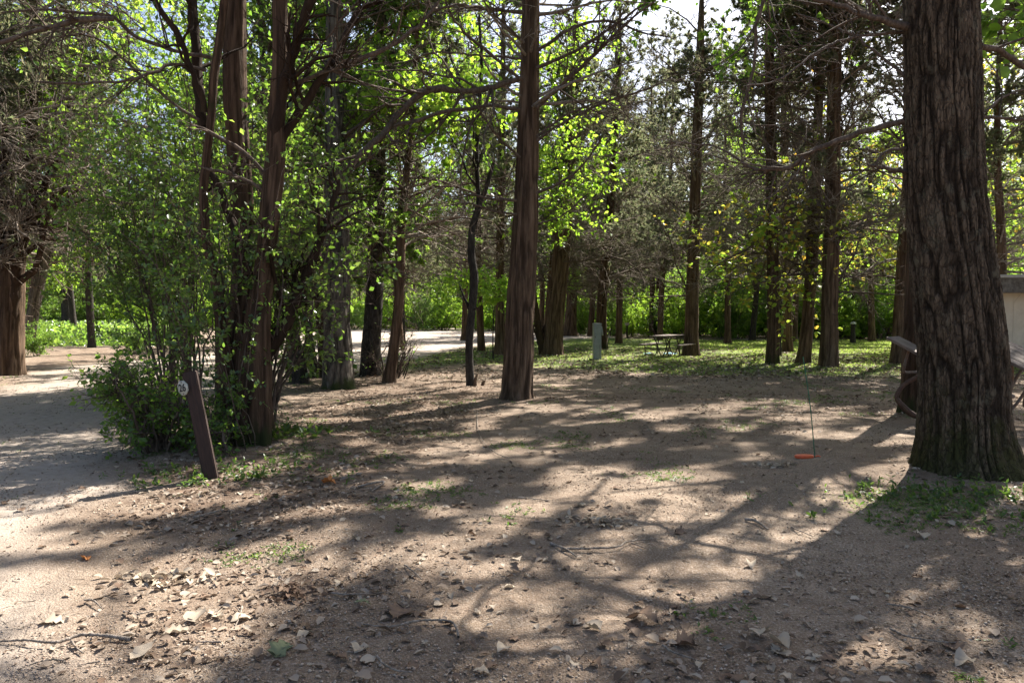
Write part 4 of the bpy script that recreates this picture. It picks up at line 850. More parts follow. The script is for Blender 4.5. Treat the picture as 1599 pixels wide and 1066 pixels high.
hz_i = -1; HZL = ['behind the grey pedestal', 'left of the far pinkish box on a post', 'behind the slim farther cedar of the row', 'behind the sturdiest cedar of the row', 'beyond the crooked thin tree', 'beyond the dark rough-barked tree', 'far beyond the vine-tangled cedar', 'seen past the slender leaning cedar', 'behind the thin leaning cedar with sticks', 'beyond the left road and low bushes', 'far beyond the left road', 'beside the left road, nearer one', 'beside the left road behind the tall shrub', 'behind the cream building', 'beyond the picnic table on the grass', 'seen right behind the middle cedar', 'at the wood edge right of the picnic table', 'at the wood edge behind the row of cedars', 'at the wood edge behind the picnic table', 'at the wood edge by the slender leaning cedar', 'straight behind the grey pedestal, far back', 'far behind the sturdiest cedar', 'tall one rising behind the picnic table', 'tall one in the gap left of the row of cedars', 'tallest one far behind the picnic table', 'tall twiggy one filling the gap above the picnic table', 'tall one far behind the slender leaning cedar']
# mid cedars whose hazy foliage fills the upper view
for x, y, k, s in [(1.5, 33, 2, 1.0), (5.2, 36, 2, 1.05), (10.5, 36, 3, 1.), (14.5, 38, 2, .95), (-2.6, 40, 3, 1.1), (-8.5, 36, 2, 1.), (-14.5, 44, 3, 1.05), (18.5, 38, 2, 1.1), (-4.5, 30, 2, .8), (-27, 33, 2, 1.), (-31, 42, 3, 1.1), (-21.5, 26, 1, .95), (-20.5, 23, 3, .95), (20.5, 29, 3, .95), (8.0, 40, 2, 1.1), (-1.2, 29, 1, .95), (8.6, 45.5, 2, 1.2), (13.6, 45.5, 2, 1.2), (5.0, 47, 2, 1.25), (20.2, 43.5, 2, 1.2), (1.9, 49, 2, 1.2), (17, 47, 2, 1.2), (10.5, 60, 2, 1.5), (15.0, 62, 3, 1.5), (12.6, 66, 2, 1.6), (9.0, 46, 1, 1.45), (18.5, 65, 2, 1.6)]:
    hz_i += 1
    bg_tree('ced', k, x, y, s, cnt, 'hazy-foliaged cedar ' + HZL[cnt % 97 if False else hz_i], 'cedars standing among the trees around the clearing'); cnt += 1
for x, y, k, s in [(-9.5, 25.5, 1, .9), (-21, 28, 1, 1.0), (-28, 36, 1, 1.15), (-12, 41, 1, 1.1), (-5.5, 37, 0, .95), (-26, 44, 1, 1.1), (-6.8, 24.5, 1, .8), (2.8, 45, 1, 1.1), (13, 40, 1, 1.0), (20, 33, 1, 1.1), (-18.2, 32, 1, 1.0)]:
    bg_tree('dec', k, x, y, s, cnt, 'leafy broadleaf tree ' + {-9.5: 'beyond the mossy-footed tree', -21: 'left of the small forking dark tree', -28: 'far beyond the leaning pale-barked trunk', -12: 'far beyond the dark leaning trunk', -5.5: 'beyond the thin leaning cedar', -26: 'far beyond the left road', -6.8: 'just beyond the dark rough-barked tree', 2.8: 'behind the grey pedestal at the wood edge', 13: 'behind the row of cedars past the grass', 20: 'seen right of the slender leaning cedar', -18.2: 'beyond the left road, behind the tall shrub'}[x], 'broadleaf trees among the trunks round the clearing'); cnt += 1
# trees beyond the picture's sides whose crowns shade the clearing
for x, y, kd, k, s in [(12.0, 6.0, 'dec', 0, .85), (-9.5, 9.0, 'ced', 1, .9), (17.5, 11, 'ced', 3, 1.), (-12, 16, 'ced', 3, 1.), (14.5, 22, 'ced', 1, 1.), (-12.5, 12, 'dec', 2, .9)]:
    bg_tree(kd, k, x, y, s, cnt, 'tree ' + {12.0: 'right of the massive tree, close to the camera', -9.5: 'on the left road side, near the number post', 17.5: 'right of the cream building, slim cedar', -12: 'left of the thick fused-stem cedar', 14.5: 'behind the cream building', -12.5: 'left of the thick cedar, leafy one'}[x], 'trees just outside the clearing'); cnt += 1

BC = ['mid-green leafy bush ', 'bright green leafy bush ', 'dark green leafy bush ']
GB = 'bushes along the edge of the wood'; LB = 'leafy bush along the edge of the wood'
def bg_bush(x, y, s, k, label=LB, group=GB):
    root = thing('bush', (x, y, 0), label, 'bush', group, rb.uniform(0, 6)); wd, lf = BUSH[k]
    tag(link('stem', wd, root), kind='stuff'); tag(link('foliage', lf, root), kind='stuff'); root.scale = (s, s, s * rb.uniform(.8, 1.2)); return root
for row, (dy, step, s0) in enumerate([(-.3, 38, 1.0), (3.0, 50, 1.5), (8, 66, 2.1), (15, 76, 2.6)]):
    px = -260
    while px < 1900:
        Y = edge_y(px) + dy + rb.uniform(-.6, .9); kb = rb.choice([0, 0, 1, 1] if 900 < px < 1100 else [0, 1, 2, 1]); bg_bush((px - W / 2) / F * Y, Y, s0 * rb.uniform(.7, 1.25), kb, BC[kb] + where(px, row)); px += step * rb.uniform(.6, 1.4)
for px, py, s in [(10, 552, .3), (75, 540, .28), (60, 556, .35), (250, 545, .6), (210, 552, .4)]:
    g = G(px, py); bg_bush(g[0], g[1], s, 0, 'small bright green bush ' + {10: 'behind the foot of the thick left cedar', 75: 'right of the leaning pale-barked trunk', 60: 'at the foot of the leaning pale-barked trunk', 250: 'across the road behind the tall dark shrub', 210: 'across the road left of the tall dark shrub'}[px], 'small bushes beside the left road')
# far wooded mass that closes the view
rw = np.random.default_rng(90); mb = MB(); n = 30000
a = rw.uniform(-.95, .95, n); d = rw.uniform(100, 125, n); z = rw.uniform(0, 1, n) ** .8 * (15 + 5 * vn(a * 14, a * 0, 5))
pos = np.stack([np.sin(a) * d, np.cos(a) * d, z], -1); leaf_mesh(mb, pos, nrm(rw.normal(0, 1, (n, 3))), nrm(rw.normal(0, 1, (n, 3))), rw.uniform(.8, 1.5, n), rw.uniform(.6, 1.1, n))
tag(link('distant_woodland', mb.mesh('distant_woodland', M_LEAF)), 'mass of distant green trees closing the view behind the wood', kind='stuff')

# ---------------------------------------------------------------- ground cover, grass, litter, pebbles
def scatter_zone(rng, n, x0, x1, y0, y1, f, pw=1.0):
    """random points in the camera's wedge with density f(x,y)"""
    X = []; 
    while sum(map(len, X)) < n:
        y = y0 + (y1 - y0) * rng.uniform(0, 1, n * 2) ** pw; px = rng.uniform(x0, x1, n * 2); x = (px - W / 2) / F * y
        k = rng.uniform(0, 1, n * 2) < f(x, y); X.append(np.stack([x[k], y[k]], -1))
        if not k.any(): break
    return np.concatenate(X)[:n]
rs = np.random.default_rng(5)
# grass
xy = scatter_zone(rs, 80000, 540, 1760, 18, 46, lambda x, y: zones(x, y)[1] * np.clip(.55 + 1.2 * fbm(x / 1.3, y / 1.3, 44, 3), .05, 1))
def blades(rng, xy, h, wd, mb, lean=.5):
    n = len(xy); z = gz(xy[:, 0], xy[:, 1]); p = np.stack([xy[:, 0], xy[:, 1], z - .005], -1); d = nrm(np.array([0, 0, 1.]) + rng.normal(0, lean, (n, 3)) * [1, 1, .1])
    s = nrm(np.cross(d, rng.normal(0, 1, (n, 3)))); L = (h * rng.uniform(.4, 1.3, n))[:, None]; wv = wd * rng.uniform(.6, 1.3, n)[:, None]
    V = np.stack([p - s * wv, p + s * wv, p + d * L + s * wv * .1], 1); mb.add(V.reshape(-1, 3), np.arange(n * 3).reshape(-1, 3))
mb = MB(); blades(rs, xy, .05, .016, mb, .6)
tag(link('grass', mb.mesh('grass', M_GRASS)), 'short patchy grass between the dirt clearing and the wood', kind='stuff')
xy = scatter_zone(rs, 26000, 1050, 1700, 26, 45, lambda x, y: (sdist(LAWN, x, y) < 0) * 1.); mb = MB(); blades(rs, xy, .07, .022, mb, .5)
tag(link('lawn_grass', mb.mesh('lawn_grass', M_GRASS)), 'brighter green even grass strip in front of the wood', kind='stuff')
# sparse sprouts on the dirt
xy = scatter_zone(rs, 4200, -50, 1650, 2.6, 18, lambda x, y: np.clip(.10 + 1.6 * (fbm(x / .8, y / .8, 52, 3) - .25), 0, 1) * (1 - zones(x, y)[0] * .9)); mb = MB()
rep = np.repeat(xy, 5, 0) + rs.normal(0, .015, (len(xy) * 5, 2)); n = len(rep)
p = np.stack([rep[:, 0], rep[:, 1], gz(rep[:, 0], rep[:, 1]) + .004], -1); d = nrm(rs.normal(0, 1, (n, 3)) * [1, 1, .3] + [0, 0, .35])
leaf_mesh(mb, p, d, np.tile([0, 0, 1.], (n, 1)), rs.uniform(.012, .04, n), rs.uniform(.006, .018, n))
tag(link('sprouts', mb.mesh('sprouts', M_HERB)), 'tiny green sprouts scattered over the dirt', kind='stuff')
# weeds by the great tree and under the post
def herb_patch(name, label, cx, cy, rx, ry, n, size, h, mat=M_HERB):
    u = rs.normal(0, .5, (n, 2)); x = cx + u[:, 0] * rx; y = cy + u[:, 1] * ry; mb = MB(); st = np.stack([x, y, gz(x, y) - .01], -1)
    pth, rad = grow(rs, st, np.tile([0, 0, 1.], (n, 1)) + rs.normal(0, .45, (n, 3)), h * rs.uniform(.4, 1.2, n), np.full(n, .0016), 4, .2); leaves_on(rs, mb, pth, rad, n * 7, size, .4, .45, .7, False, t0=.2)
    v, f = tubes(pth, rad, 3); mb.add(v, f)
    return tag(link(name, mb.mesh(name, mat)), label, kind='stuff')
g = G(1450, 775); herb_patch('weeds', 'low green weeds on mossy soil at the foot of the massive tree', g[0], g[1], 1.0, .4, 110, .045, .09)
g = G(1520, 800); herb_patch('weeds', 'flat green weeds spreading right of the massive tree foot', g[0], g[1], 1.1, .5, 110, .04, .05)
g = G(330, 745); herb_patch('ground_ivy', 'trailing green leaves around the foot of the number post', g[0], g[1], 1.1, .6, 130, .045, .09)
g = G(430, 690); herb_patch('ground_ivy', 'broad-leaved seedlings at the foot of the vine-tangled cedar', g[0], g[1], .8, .5, 70, .075, .10)
g = G(150, 520)
xy = scatter_zone(rs, 17000, -150, 300, 33, 62, lambda x, y: np.ones(x.shape)); z = gz(xy[:, 0], xy[:, 1]); mb = MB(); n = len(xy)
leaf_mesh(mb, np.stack([xy[:, 0], xy[:, 1], rs.uniform(.05, .8, n) * np.clip((xy[:, 1] - 32) / 10, .12, 1)], -1), nrm(rs.normal(0, 1, (n, 3))), np.tile([0, 0, 1.], (n, 1)) + rs.normal(0, .5, (n, 3)), rs.uniform(.15, .3, n), rs.uniform(.1, .2, n))
tag(link('undergrowth', mb.mesh('undergrowth', M_LEAF_DK)), 'knee-high sunlit green undergrowth beyond the left road', kind='stuff')
xy = scatter_zone(rs, 3000, 1480, 1560, 6.2, 8, lambda x, y: np.ones(x.shape))

g = G(1418, 782); u = rs.normal(0, .42, (5000, 2)); mb = MB(); blades(rs, np.stack([g[0] + u[:, 0] * .75, g[1] + u[:, 1] * .5], -1), .014, .004, mb, .5); tag(link('moss', mb.mesh('moss', M_GRASS)), 'bright green moss on the soil left of the massive tree foot', kind='stuff')
# pebbles
xy = scatter_zone(rs, 15000, -80, 1680, 2.5, 8.5, lambda x, y: np.clip(.25 + 1.9 * fbm(x / 1.0, y / 1.0, 61, 3), .02, 1), 1.3); n = len(xy); s = np.minimum(rs.gamma(2.2, .0016, n) + .002, .011)
oct_v = np.array([[1, 0, 0], [0, 1, 0], [-1, 0, 0], [0, -1, 0], [0, 0, .7], [0, 0, -.7]]); oct_f = np.array([[0, 1, 4], [1, 2, 4], [2, 3, 4], [3, 0, 4], [1, 0, 5], [2, 1, 5], [3, 2, 5], [0, 3, 5]])
V = oct_v[None] * s[:, None, None] * rs.uniform(.6, 1.3, (n, 6, 1)); th = rs.uniform(0, 6.28, n); c_, s_ = np.cos(th)[:, None], np.sin(th)[:, None]
V = np.stack([V[..., 0] * c_ - V[..., 1] * s_, V[..., 0] * s_ + V[..., 1] * c_, V[..., 2]], -1); V += np.stack([xy[:, 0], xy[:, 1], gz(xy[:, 0], xy[:, 1]) + .004 + s * .3], -1)[:, None]
tag(link('pebbles', mk_mesh('pebbles', V.reshape(-1, 3), (oct_f[None] + (np.arange(n) * 6)[:, None, None]).reshape(-1, 3), M_STONE)), 'fine gravel and small stones strewn over the dirt', kind='stuff')
# leaf litter
def litter(rng, n, fx, y0, y1, size, px0=-80, px1=1680, pw=1., simple=False):
    xy = scatter_zone(rng, n, px0, px1, y0, y1, fx, pw); n = len(xy); mb = MB(); th = rng.uniform(0, 6.28, n); t = rng.normal(0, .25, n)
    d = np.stack([np.cos(th), np.sin(th), t], -1); nn = nrm(np.array([0, 0, 1.]) + rng.normal(0, .28, (n, 3))); L = size * rng.uniform(.4, 1.3, n)
    p = np.stack([xy[:, 0], xy[:, 1], gz(xy[:, 0], xy[:, 1]) + .008 + np.abs(t) * .01], -1)
    leaf_mesh(mb, p, d, nn, L, L * rng.uniform(.35, .8, n), .22, simple); return mb
mb = litter(rs, 12000, lambda x, y: np.clip(zones(x, y)[2], 0, 1) ** 1.5 * np.clip(.6 + fbm(x / .6, y / .6, 71, 2), 0, 1), 3, 20, .062)
tag(link('leaf_litter', mb.mesh('leaf_litter', M_LIT)), 'brown dry leaf litter under the trees', kind='stuff')
mb = litter(rs, 24000, lambda x, y: np.clip(.15 + .7 * fbm(x / .9, y / .9, 75, 3), 0.02, 1), 2.5, 19, .024, pw=1.2, simple=True)
tag(link('leaf_fragments', mb.mesh('leaf_fragments', M_LIT)), 'crumbled leaf fragments strewn over the dirt', kind='stuff')
mb = litter(rs, 10000, lambda x, y: zones(x, y)[1] * .7 + zones(x, y)[2] * .6, 17, 32, .12, 540, 1760, simple=True)
tag(link('fallen_leaves', mb.mesh('fallen_leaves', M_LIT)), 'dry leaves lying in the patchy grass', kind='stuff')

# single fallen leaves in the foreground ------------------------------------------------------
def outline_leaf(kind, rng, L):
    if kind == 'oval':
        t = np.linspace(0, 1, 7); wv = .36 * np.sin(np.pi * t ** .8) ** .9; R = np.stack([t, wv], -1)
    elif kind == 'maple':
        R = np.array([[0, .02], [.05, .22], [-.02, .42], [.2, .34], [.30, .56], [.42, .36], [.5, .50], [.58, .22], [.74, .26], [1, 0]])
    elif kind == 'oak':
        R = np.array([[0, .02], [.12, .10], [.2, .24], [.3, .10], [.42, .32], [.52, .12], [.66, .28], [.74, .10], [.88, .14], [1, 0]])
    else:
        t = np.linspace(0, 1, 8); wv = .46 * np.sin(np.pi * t ** .6) ** .7; R = np.stack([t, wv], -1)
    R = R * L; n = len(R); R = R + rng.normal(0, .012 * L, R.shape)
    mid = np.stack([R[:, 0], np.zeros(n), np.zeros(n)], -1); cu = rng.uniform(.2, .9); be = rng.uniform(-.5, 1.0)
    def side(s):
        y = R[:, 1] * s; z = cu * np.abs(R[:, 1]) + rng.normal(0, .06 * L, n) ; return np.stack([R[:, 0], y, z], -1)
    V = np.vstack([mid, side(1), side(-1)]); V[:, 2] += be * L * ((V[:, 0] / L - .5) ** 2 - .25) * -1; V[:, 2] -= V[:, 2].min() 
    f = []
    for i in range(n - 1): f += [[i, i + 1, n + i + 1], [i, n + i + 1, n + i], [i, 2 * n + i + 1, i + 1], [i, 2 * n + i, 2 * n + i + 1]]
    stalk = MB(); stalk.add(V, np.array(f)); stalk.add(*tubes(np.array([[[0, 0, .004], [-.12 * L, .02 * L, .004], [-.25 * L, .0, .002]]]), np.array([[.0012, .001, .0008]]), 3)); return stalk
rl = np.random.default_rng(15)
PROT = {(kd, mt.name, v): outline_leaf(kd, rl, 1.0).mesh('fallen_leaf', mt) for kd in ('oval', 'maple', 'oak', 'round') for mt in (M_LIT_PALE, M_LIT_BR) for v in (0, 1)}
def put_leaf(px, py, L, kd, mt, label, group=None, v=0, me=None, rz=None, tilt=.15):
    g = G(px, py); me = me or PROT[(kd, mt.name, v)]; o = link('fallen_leaf', me); o.location = (g[0], g[1], float(gz(g[0], g[1])) + .004)
    o.rotation_euler = (rl.normal(0, tilt), rl.normal(0, tilt), rl.uniform(0, 6.28) if rz is None else rz); o.scale = (L, L, L); return tag(o, label, 'leaf', group)
own = lambda kd, mt: outline_leaf(kd, rl, 1.0).mesh('fallen_leaf', mt)
for px, py, L, kd, mt, lb in [(138, 870, .10, 'oak', M_LIT_OR, 'orange dry leaf lying alone on the dirt at the edge of the left shade'), (505, 757, .12, 'maple', M_LIT_OR, 'orange-brown leaf cluster half hidden in litter near the left shrubs'),
    (578, 944, .09, 'oak', M_LIT_GR, 'pale green lobed leaf on bare dirt'), (630, 950, .15, 'maple', M_LIT_BR, 'wide curled brown leaf arching off the dirt beside a thin twig'), (793, 1011, .08, 'round', M_LIT_PALE, 'pale fan-shaped leaf in a sunny patch'),
    (765, 1052, .08, 'oval', M_LIT_PALE, 'pale oval leaf lying below the fan-shaped one'), (553, 1022, .09, 'round', M_LIT_PALE, 'grey-beige round leaf in the shadow blotch'), (560, 1036, .08, 'oval', M_LIT_PALE, 'beige leaf overlapping the lower edge of the round one'),
    (636, 1038, .06, 'maple', M_LIT_BR, 'small star-shaped brown leaf in the shadow blotch'), (988, 962, .16, 'maple', M_LIT_BR, 'crumpled brown leaf standing up on its edge'), (938, 984, .09, 'round', M_LIT_PALE, 'heart-shaped beige leaf left of the crumpled one'),
    (1208, 1003, .11, 'round', M_LIT_PALE, 'pale cream leaf with rounded lobes'), (1228, 1022, .10, 'round', M_LIT_PALE, 'broad cream leaf just below the lobed pale one'), (1268, 1031, .07, 'oak', M_LIT_PALE, 'small pale oak leaf right of the broad cream one'), (1190, 990, .11, 'maple', M_LIT_PALE, 'wrinkled tan leaf above the lobed pale one'),
    (1520, 1024, .12, 'oval', M_LIT_PALE, 'folded pale leaf on shaded gravel toward the corner'), (1170, 876, .09, 'oval', M_LIT_PALE, 'narrow pale leaf beside a short stick in the sun'), (1444, 840, .10, 'round', M_LIT_PALE, 'tan leaf in the shade in front of the massive tree'), (1086, 1006, .14, 'maple', M_LIT_BR, 'big curled dark leaf with a thin twig poking from it'),
    (1054, 828, .09, 'maple', M_LIT_BR, 'crumpled leaf lump in open sun'), (1163, 925, .06, 'maple', M_LIT_BR, 'small dark folded leaf in the sunny gravel'), (803, 912, .06, 'oval', M_LIT_PALE, 'white bleached leaf beside a yellow-green sprig'), (655, 872, .05, 'round', M_LIT_PALE, 'small bright leaf right of the grass tufts'),
    (1485, 1000, .09, 'maple', M_LIT_BR, 'star-lobed brown leaf on shaded gravel'), (330, 955, .13, 'oak', M_LIT_PALE, 'curling pale leaf beside the looped twig'), (306, 972, .12, 'round', M_LIT_PALE, 'flat white leaf on sunlit sand'), (250, 990, .14, 'oak', M_LIT_PALE, 'ragged pale leaf at the tip of a thin stalk'),
    (360, 970, .11, 'oval', M_LIT_PALE, 'pale leaf beside the wishbone twig'), (205, 1032, .13, 'oval', M_LIT_PALE, 'long pale leaf below the forked stick'), (60, 968, .14, 'oak', M_LIT_PALE, 'ragged white leaf above the forked stick'), (430, 1030, .11, 'maple', M_LIT_GR, 'large drab green lobed leaf in shade'), (486, 988, .09, 'oval', M_LIT_PALE, 'greenish pale oval leaf near the shadow edge')]:
    put_leaf(px, py, L, kd, mt, lb, me=own(kd, mt))
spots = scatter_zone(rl, 190, -20, 1620, 2.75, 8.5, lambda x, y: np.clip(.35 + .8 * fbm(x / 1.0, y / 1.0, 81, 3), .04, 1), 1.2)
SH = {'oval': 'oval', 'maple': 'star-shaped', 'oak': 'wavy-edged', 'round': 'rounded'}
MARKS = [(100, 1000, 'by the forked reddish stick'), (340, 960, 'by the wishbone twig'), (455, 925, 'by the dark clump of dead leaves'), (578, 944, 'by the pale green lobed leaf'), (680, 985, 'by the arched twig'), (560, 1030, 'in the shadow blotch'), (793, 1011, 'by the fan-shaped leaf'), (925, 815, 'by the loose leaf heap'), (960, 855, 'by the long slender stick'), (988, 962, 'by the crumpled upright leaf'), (1180, 816, 'by the thick broken stick'), (1215, 1005, 'by the cream leaves'), (1256, 716, 'by the orange plastic piece'), (1450, 775, 'before the massive tree'), (1450, 1000, 'on the shaded gravel'), (1086, 1006, 'by the big curled leaf'), (265, 895, 'by the fan of bleached leaves'), (330, 750, 'before the number post'), (770, 710, 'by the curved fine branch'), (600, 760, 'in the litter left of the middle cedar'), (60, 800, 'on the left road'), (1050, 680, 'in the middle of the clearing')]
MW = [(G(a, b)[:2], t) for a, b, t in MARKS]
def nearest(x, y): return min(MW, key=lambda m: (m[0][0] - x) ** 2 + (m[0][1] - y) ** 2)[1]
nm = {'M_LIT_PALE': 'pale', 'M_LIT_BR': 'brown'}
for i, (x, y) in enumerate(spots):
    kd = ['oval', 'maple', 'oak', 'round'][i % 4]; mt = M_LIT_PALE if rl.random() < .4 else M_LIT_BR; col = 'pale' if mt is M_LIT_PALE else 'brown'
    o = link('fallen_leaf', PROT[(kd, mt.name, i % 2)]); L = rl.uniform(.03, .075); o.scale = (L, L, L); o.location = (x, y, float(gz(x, y)) + .004); o.rotation_euler = (rl.normal(0, .2), rl.normal(0, .2), rl.uniform(0, 6.28))
    tag(o, f'small {col} {SH[kd]} dry leaf on the dirt {nearest(x, y)}', 'leaf', 'dry leaves scattered on the dirt')
# piles of leaves
def pile(px, py, n, rx, ry, mat, label, size=.06, h=.03):
    g = G(px, py); mb = MB(); u = rl.normal(0, .5, (n, 2)); x = g[0] + u[:, 0] * rx; y = g[1] + u[:, 1] * ry; z = gz(x, y) + .006 + h * np.exp(-(u ** 2).sum(1) * 2) * rl.uniform(0, 1, n)
    th = rl.uniform(0, 6.28, n); L = size * rl.uniform(.5, 1.3, n); leaf_mesh(mb, np.stack([x, y, z], -1), np.stack([np.cos(th), np.sin(th), rl.normal(0, .4, n)], -1), nrm(np.array([0, 0, 1.]) + rl.normal(0, .5, (n, 3))), L, L * .6, .2, False)
    return tag(link('leaf_pile', mb.mesh('leaf_pile', mat)), label, kind='stuff')
pile(925, 815, 110, .28, .16, M_LIT_PALE, 'loose heap of dry leaves on the branch shadow', .055); pile(455, 925, 130, .2, .13, M_LIT_BR, 'dark crumbly clump of dead leaves', .045, .05); pile(1208, 726, 90, .22, .10, M_LIT_PALE, 'pale heap of dry leaves left of the orange piece', .05)
pile(265, 895, 90, .35, .12, M_LIT_PALE, 'flattened fan of bleached leaves on the left sand', .07, .02); pile(500, 1000, 10, .1, .1, M_LIT_BR, 'scrap of dead leaves in shade', .04); pile(1095, 640, 20, .3, .2, M_LIT_BR, 'few dark leaves on the dirt before the grass', .05)

# fallen sticks -------------------------------------------------------------------------------
def stick(pts, r, label, side=None, mat=M_TWIG, lift=.012):
    q = [G(a, b) for a, b in pts]; org = q[0]; nd = np.array([(p[0], p[1], float(gz(p[0], p[1])) + lift + (.012 if 0 < i < len(q) - 1 else 0)) for i, p in enumerate(q)]); c = catmull(nd, 10 * len(q)); c[:, 2] += rl.normal(0, .0012, len(c))
    rad = np.linspace(r, r * .45, len(c)) * (1 + .12 * rl.normal(0, 1, len(c))); mb = MB(); mb.add(*tubes(c[None], np.abs(rad)[None], 7))
    o = link('fallen_stick', mb.mesh('fallen_stick', mat, True, (org[0], org[1], 0)), None, (org[0], org[1], 0)); tag(o, label, 'stick')
    for s in side or []:
        q = [G(a, b) for a, b in s]; nd = np.array([(p[0], p[1], float(gz(p[0], p[1])) + lift + .004) for p in q]); c2 = catmull(nd, 12); m2 = MB(); m2.add(*tubes(c2[None], np.linspace(r * .6, r * .3, 12)[None], 5)); link('side_twig', m2.mesh('side_twig', mat, True, (org[0], org[1], 0)), o)
stick([(205, 998), (170, 996), (125, 994), (88, 1004), (40, 1000), (-5, 998)], .011, 'forked reddish-brown stick lying on sunlit sand', [[(112, 1000), (118, 1010), (130, 1020)]])
stick([(100, 1029), (75, 1033), (38, 1041)], .005, 'thin dark twig below the forked reddish stick'); stick([(345, 1006), (305, 1004)], .006, 'short straight dark twig on pale sand'); stick([(156, 1033), (122, 1037)], .005, 'short thin twig near the lower end of the sandy road')
stick([(132, 932), (145, 936), (160, 946)], .006, 'small curved reddish twig in bright sand'); stick([(378, 948), (374, 968), (366, 982)], .006, 'wishbone-shaped pale twig lying on sunlit sand', [[(376, 960), (366, 948), (358, 952)]])
stick([(193, 952), (215, 960), (240, 955), (262, 950)], .006, 'looped twig with a ragged leaf beside it', [[(213, 953), (219, 958), (215, 963)]])
stick([(716, 998), (712, 984), (700, 974), (650, 974), (610, 983), (558, 975)], .007, 'long thin arched twig at the middle of the foreground'); stick([(588, 1026), (600, 1045), (620, 1055), (643, 1053)], .006, 'bowed thin twig in the shadow blotch')
stick([(632, 882), (645, 895), (660, 905)], .006, 'short dark twig on the edge of the long shadow'); stick([(518, 928), (545, 933), (600, 925)], .005, 'thin straight twig left of the pale green leaf')
stick([(876, 857), (920, 858), (965, 855), (980, 848), (1026, 840)], .008, 'long slender stick right of the crossing shadows', [[(985, 848), (1010, 856)]]); stick([(808, 782), (860, 786)], .007, 'straight dark stick in dappled light'); stick([(1164, 812), (1180, 816), (1200, 826)], .013, 'thick broken dark stick in open dirt')
stick([(745, 640), (746, 668), (755, 690), (775, 708), (796, 720), (770, 720), (750, 722)], .007, 'curved fine branch lying left of the middle cedar'); stick([(1390, 978), (1420, 995), (1480, 1002), (1510, 998)], .006, 'long thin twig on shaded gravel')
stick([(1035, 1008), (1050, 1022), (1075, 1030), (1100, 1034)], .006, 'dark twig poking from the big curled leaf'); stick([(1236, 824), (1250, 832), (1270, 838)], .006, 'thin twig near the sunny edge of the big shadow'); stick([(1385, 940), (1420, 950), (1460, 962)], .005, 'faint thin twig in the big shadow')
stick([(860, 850), (885, 860), (900, 868)], .01, 'short stub of rotting wood at the shadow crossing'); stick([(300, 810), (345, 800), (350, 797)], .012, 'bark sliver in the litter below the shrubs'); stick([(560, 764), (600, 760), (580, 772)], .012, 'short broken branch in the litter')
rr = np.random.default_rng(99); mb = MB(); n = 4200; xy = scatter_zone(rr, n, -50, 1650, 2.6, 14, lambda x, y: np.clip(.3 + .6 * fbm(x, y, 95, 3), .05, 1), 1.1)
st = np.stack([xy[:, 0], xy[:, 1], gz(xy[:, 0], xy[:, 1]) + .006], -1); th = rr.uniform(0, 6.28, n); pth, rad = grow(rr, st, np.stack([np.cos(th), np.sin(th), 0 * th], -1), rr.uniform(.03, .14, n), rr.uniform(.0008, .0024, n), 3, .12); pth[:, :, 2] = gz(pth[:, :, 0], pth[:, :, 1]) + .005
mb.add(*tubes(pth, rad, 3)); tag(link('twig_debris', mb.mesh('twig_debris', M_TWIG)), 'small broken twigs scattered over the dirt', kind='stuff')

# ---------------------------------------------------------------- built things
# number post
g = G(330, 748); post = thing('number_post', (g[0], g[1], 0), 'leaning dark brown wooden post with a white eight-sided number 26 plate', 'post', rz=math.radians(-24))
lean = P(296, 580, g[1]) - np.array([g[0], g[1], 0]); ll = np.linalg.norm(lean)
q = Vector((0, 0, 1)).rotation_difference(Vector(lean).normalized()); post.rotation_mode = 'QUATERNION'; post.rotation_quaternion = q @ Euler((0, 0, math.radians(14))).to_quaternion()
bev_box('post_shaft', (.125, .095, ll + .3), M_POST, post, (0, 0, (ll - .3) / 2), b=.008, wob=.0012, seed=1)
sg = MB(); n = 8; R = .078; a = (np.arange(n) + .5) / n * 2 * np.pi; ring = np.stack([np.cos(a) * R * 1., np.sin(a) * R * .95], -1)
V = []; 
for y, s in ((0, 1.), (-.008, 1.), (-.011, .94)): V += [(p[0] * s, y, p[1] * s) for p in ring]
V = np.array(V); fs = [[k * n + i, k * n + (i + 1) % n, (k + 1) * n + (i + 1) % n, (k + 1) * n + i] for k in range(2) for i in range(n)]
sg.add(V, [np.array(fs), np.array([[2 * n + i for i in range(n)]]), np.array([[n - 1 - i for i in range(n)]])])
plate = link('number_plate', sg.mesh('number_plate', M_SIGN), post); plate.location = (-.075, -.035, ll - .14); plate.rotation_euler = (0, 0, math.radians(-44))
tc = bpy.data.curves.new('numerals', 'FONT'); tc.body = '26'; tc.size = .10; tc.align_x = 'CENTER'; tc.align_y = 'CENTER'; tc.extrude = .0008; tc.offset = .002
tmp = bpy.data.objects.new('t', tc); sc.collection.objects.link(tmp); dg = bpy.context.evaluated_depsgraph_get(); me = bpy.data.meshes.new_from_object(tmp.evaluated_get(dg)); bpy.data.objects.remove(tmp); me.materials.clear(); me.materials.append(M_INK)
nu = link('numerals', me, plate); nu.location = (0, -.0125, 0); nu.rotation_euler = (math.radians(90), 0, 0)

for dz_ in (.055, -.055): bev_box('bolt', (.012, .006, .012), M_PIPE_G, plate, (0, -.012, dz_), b=.002)
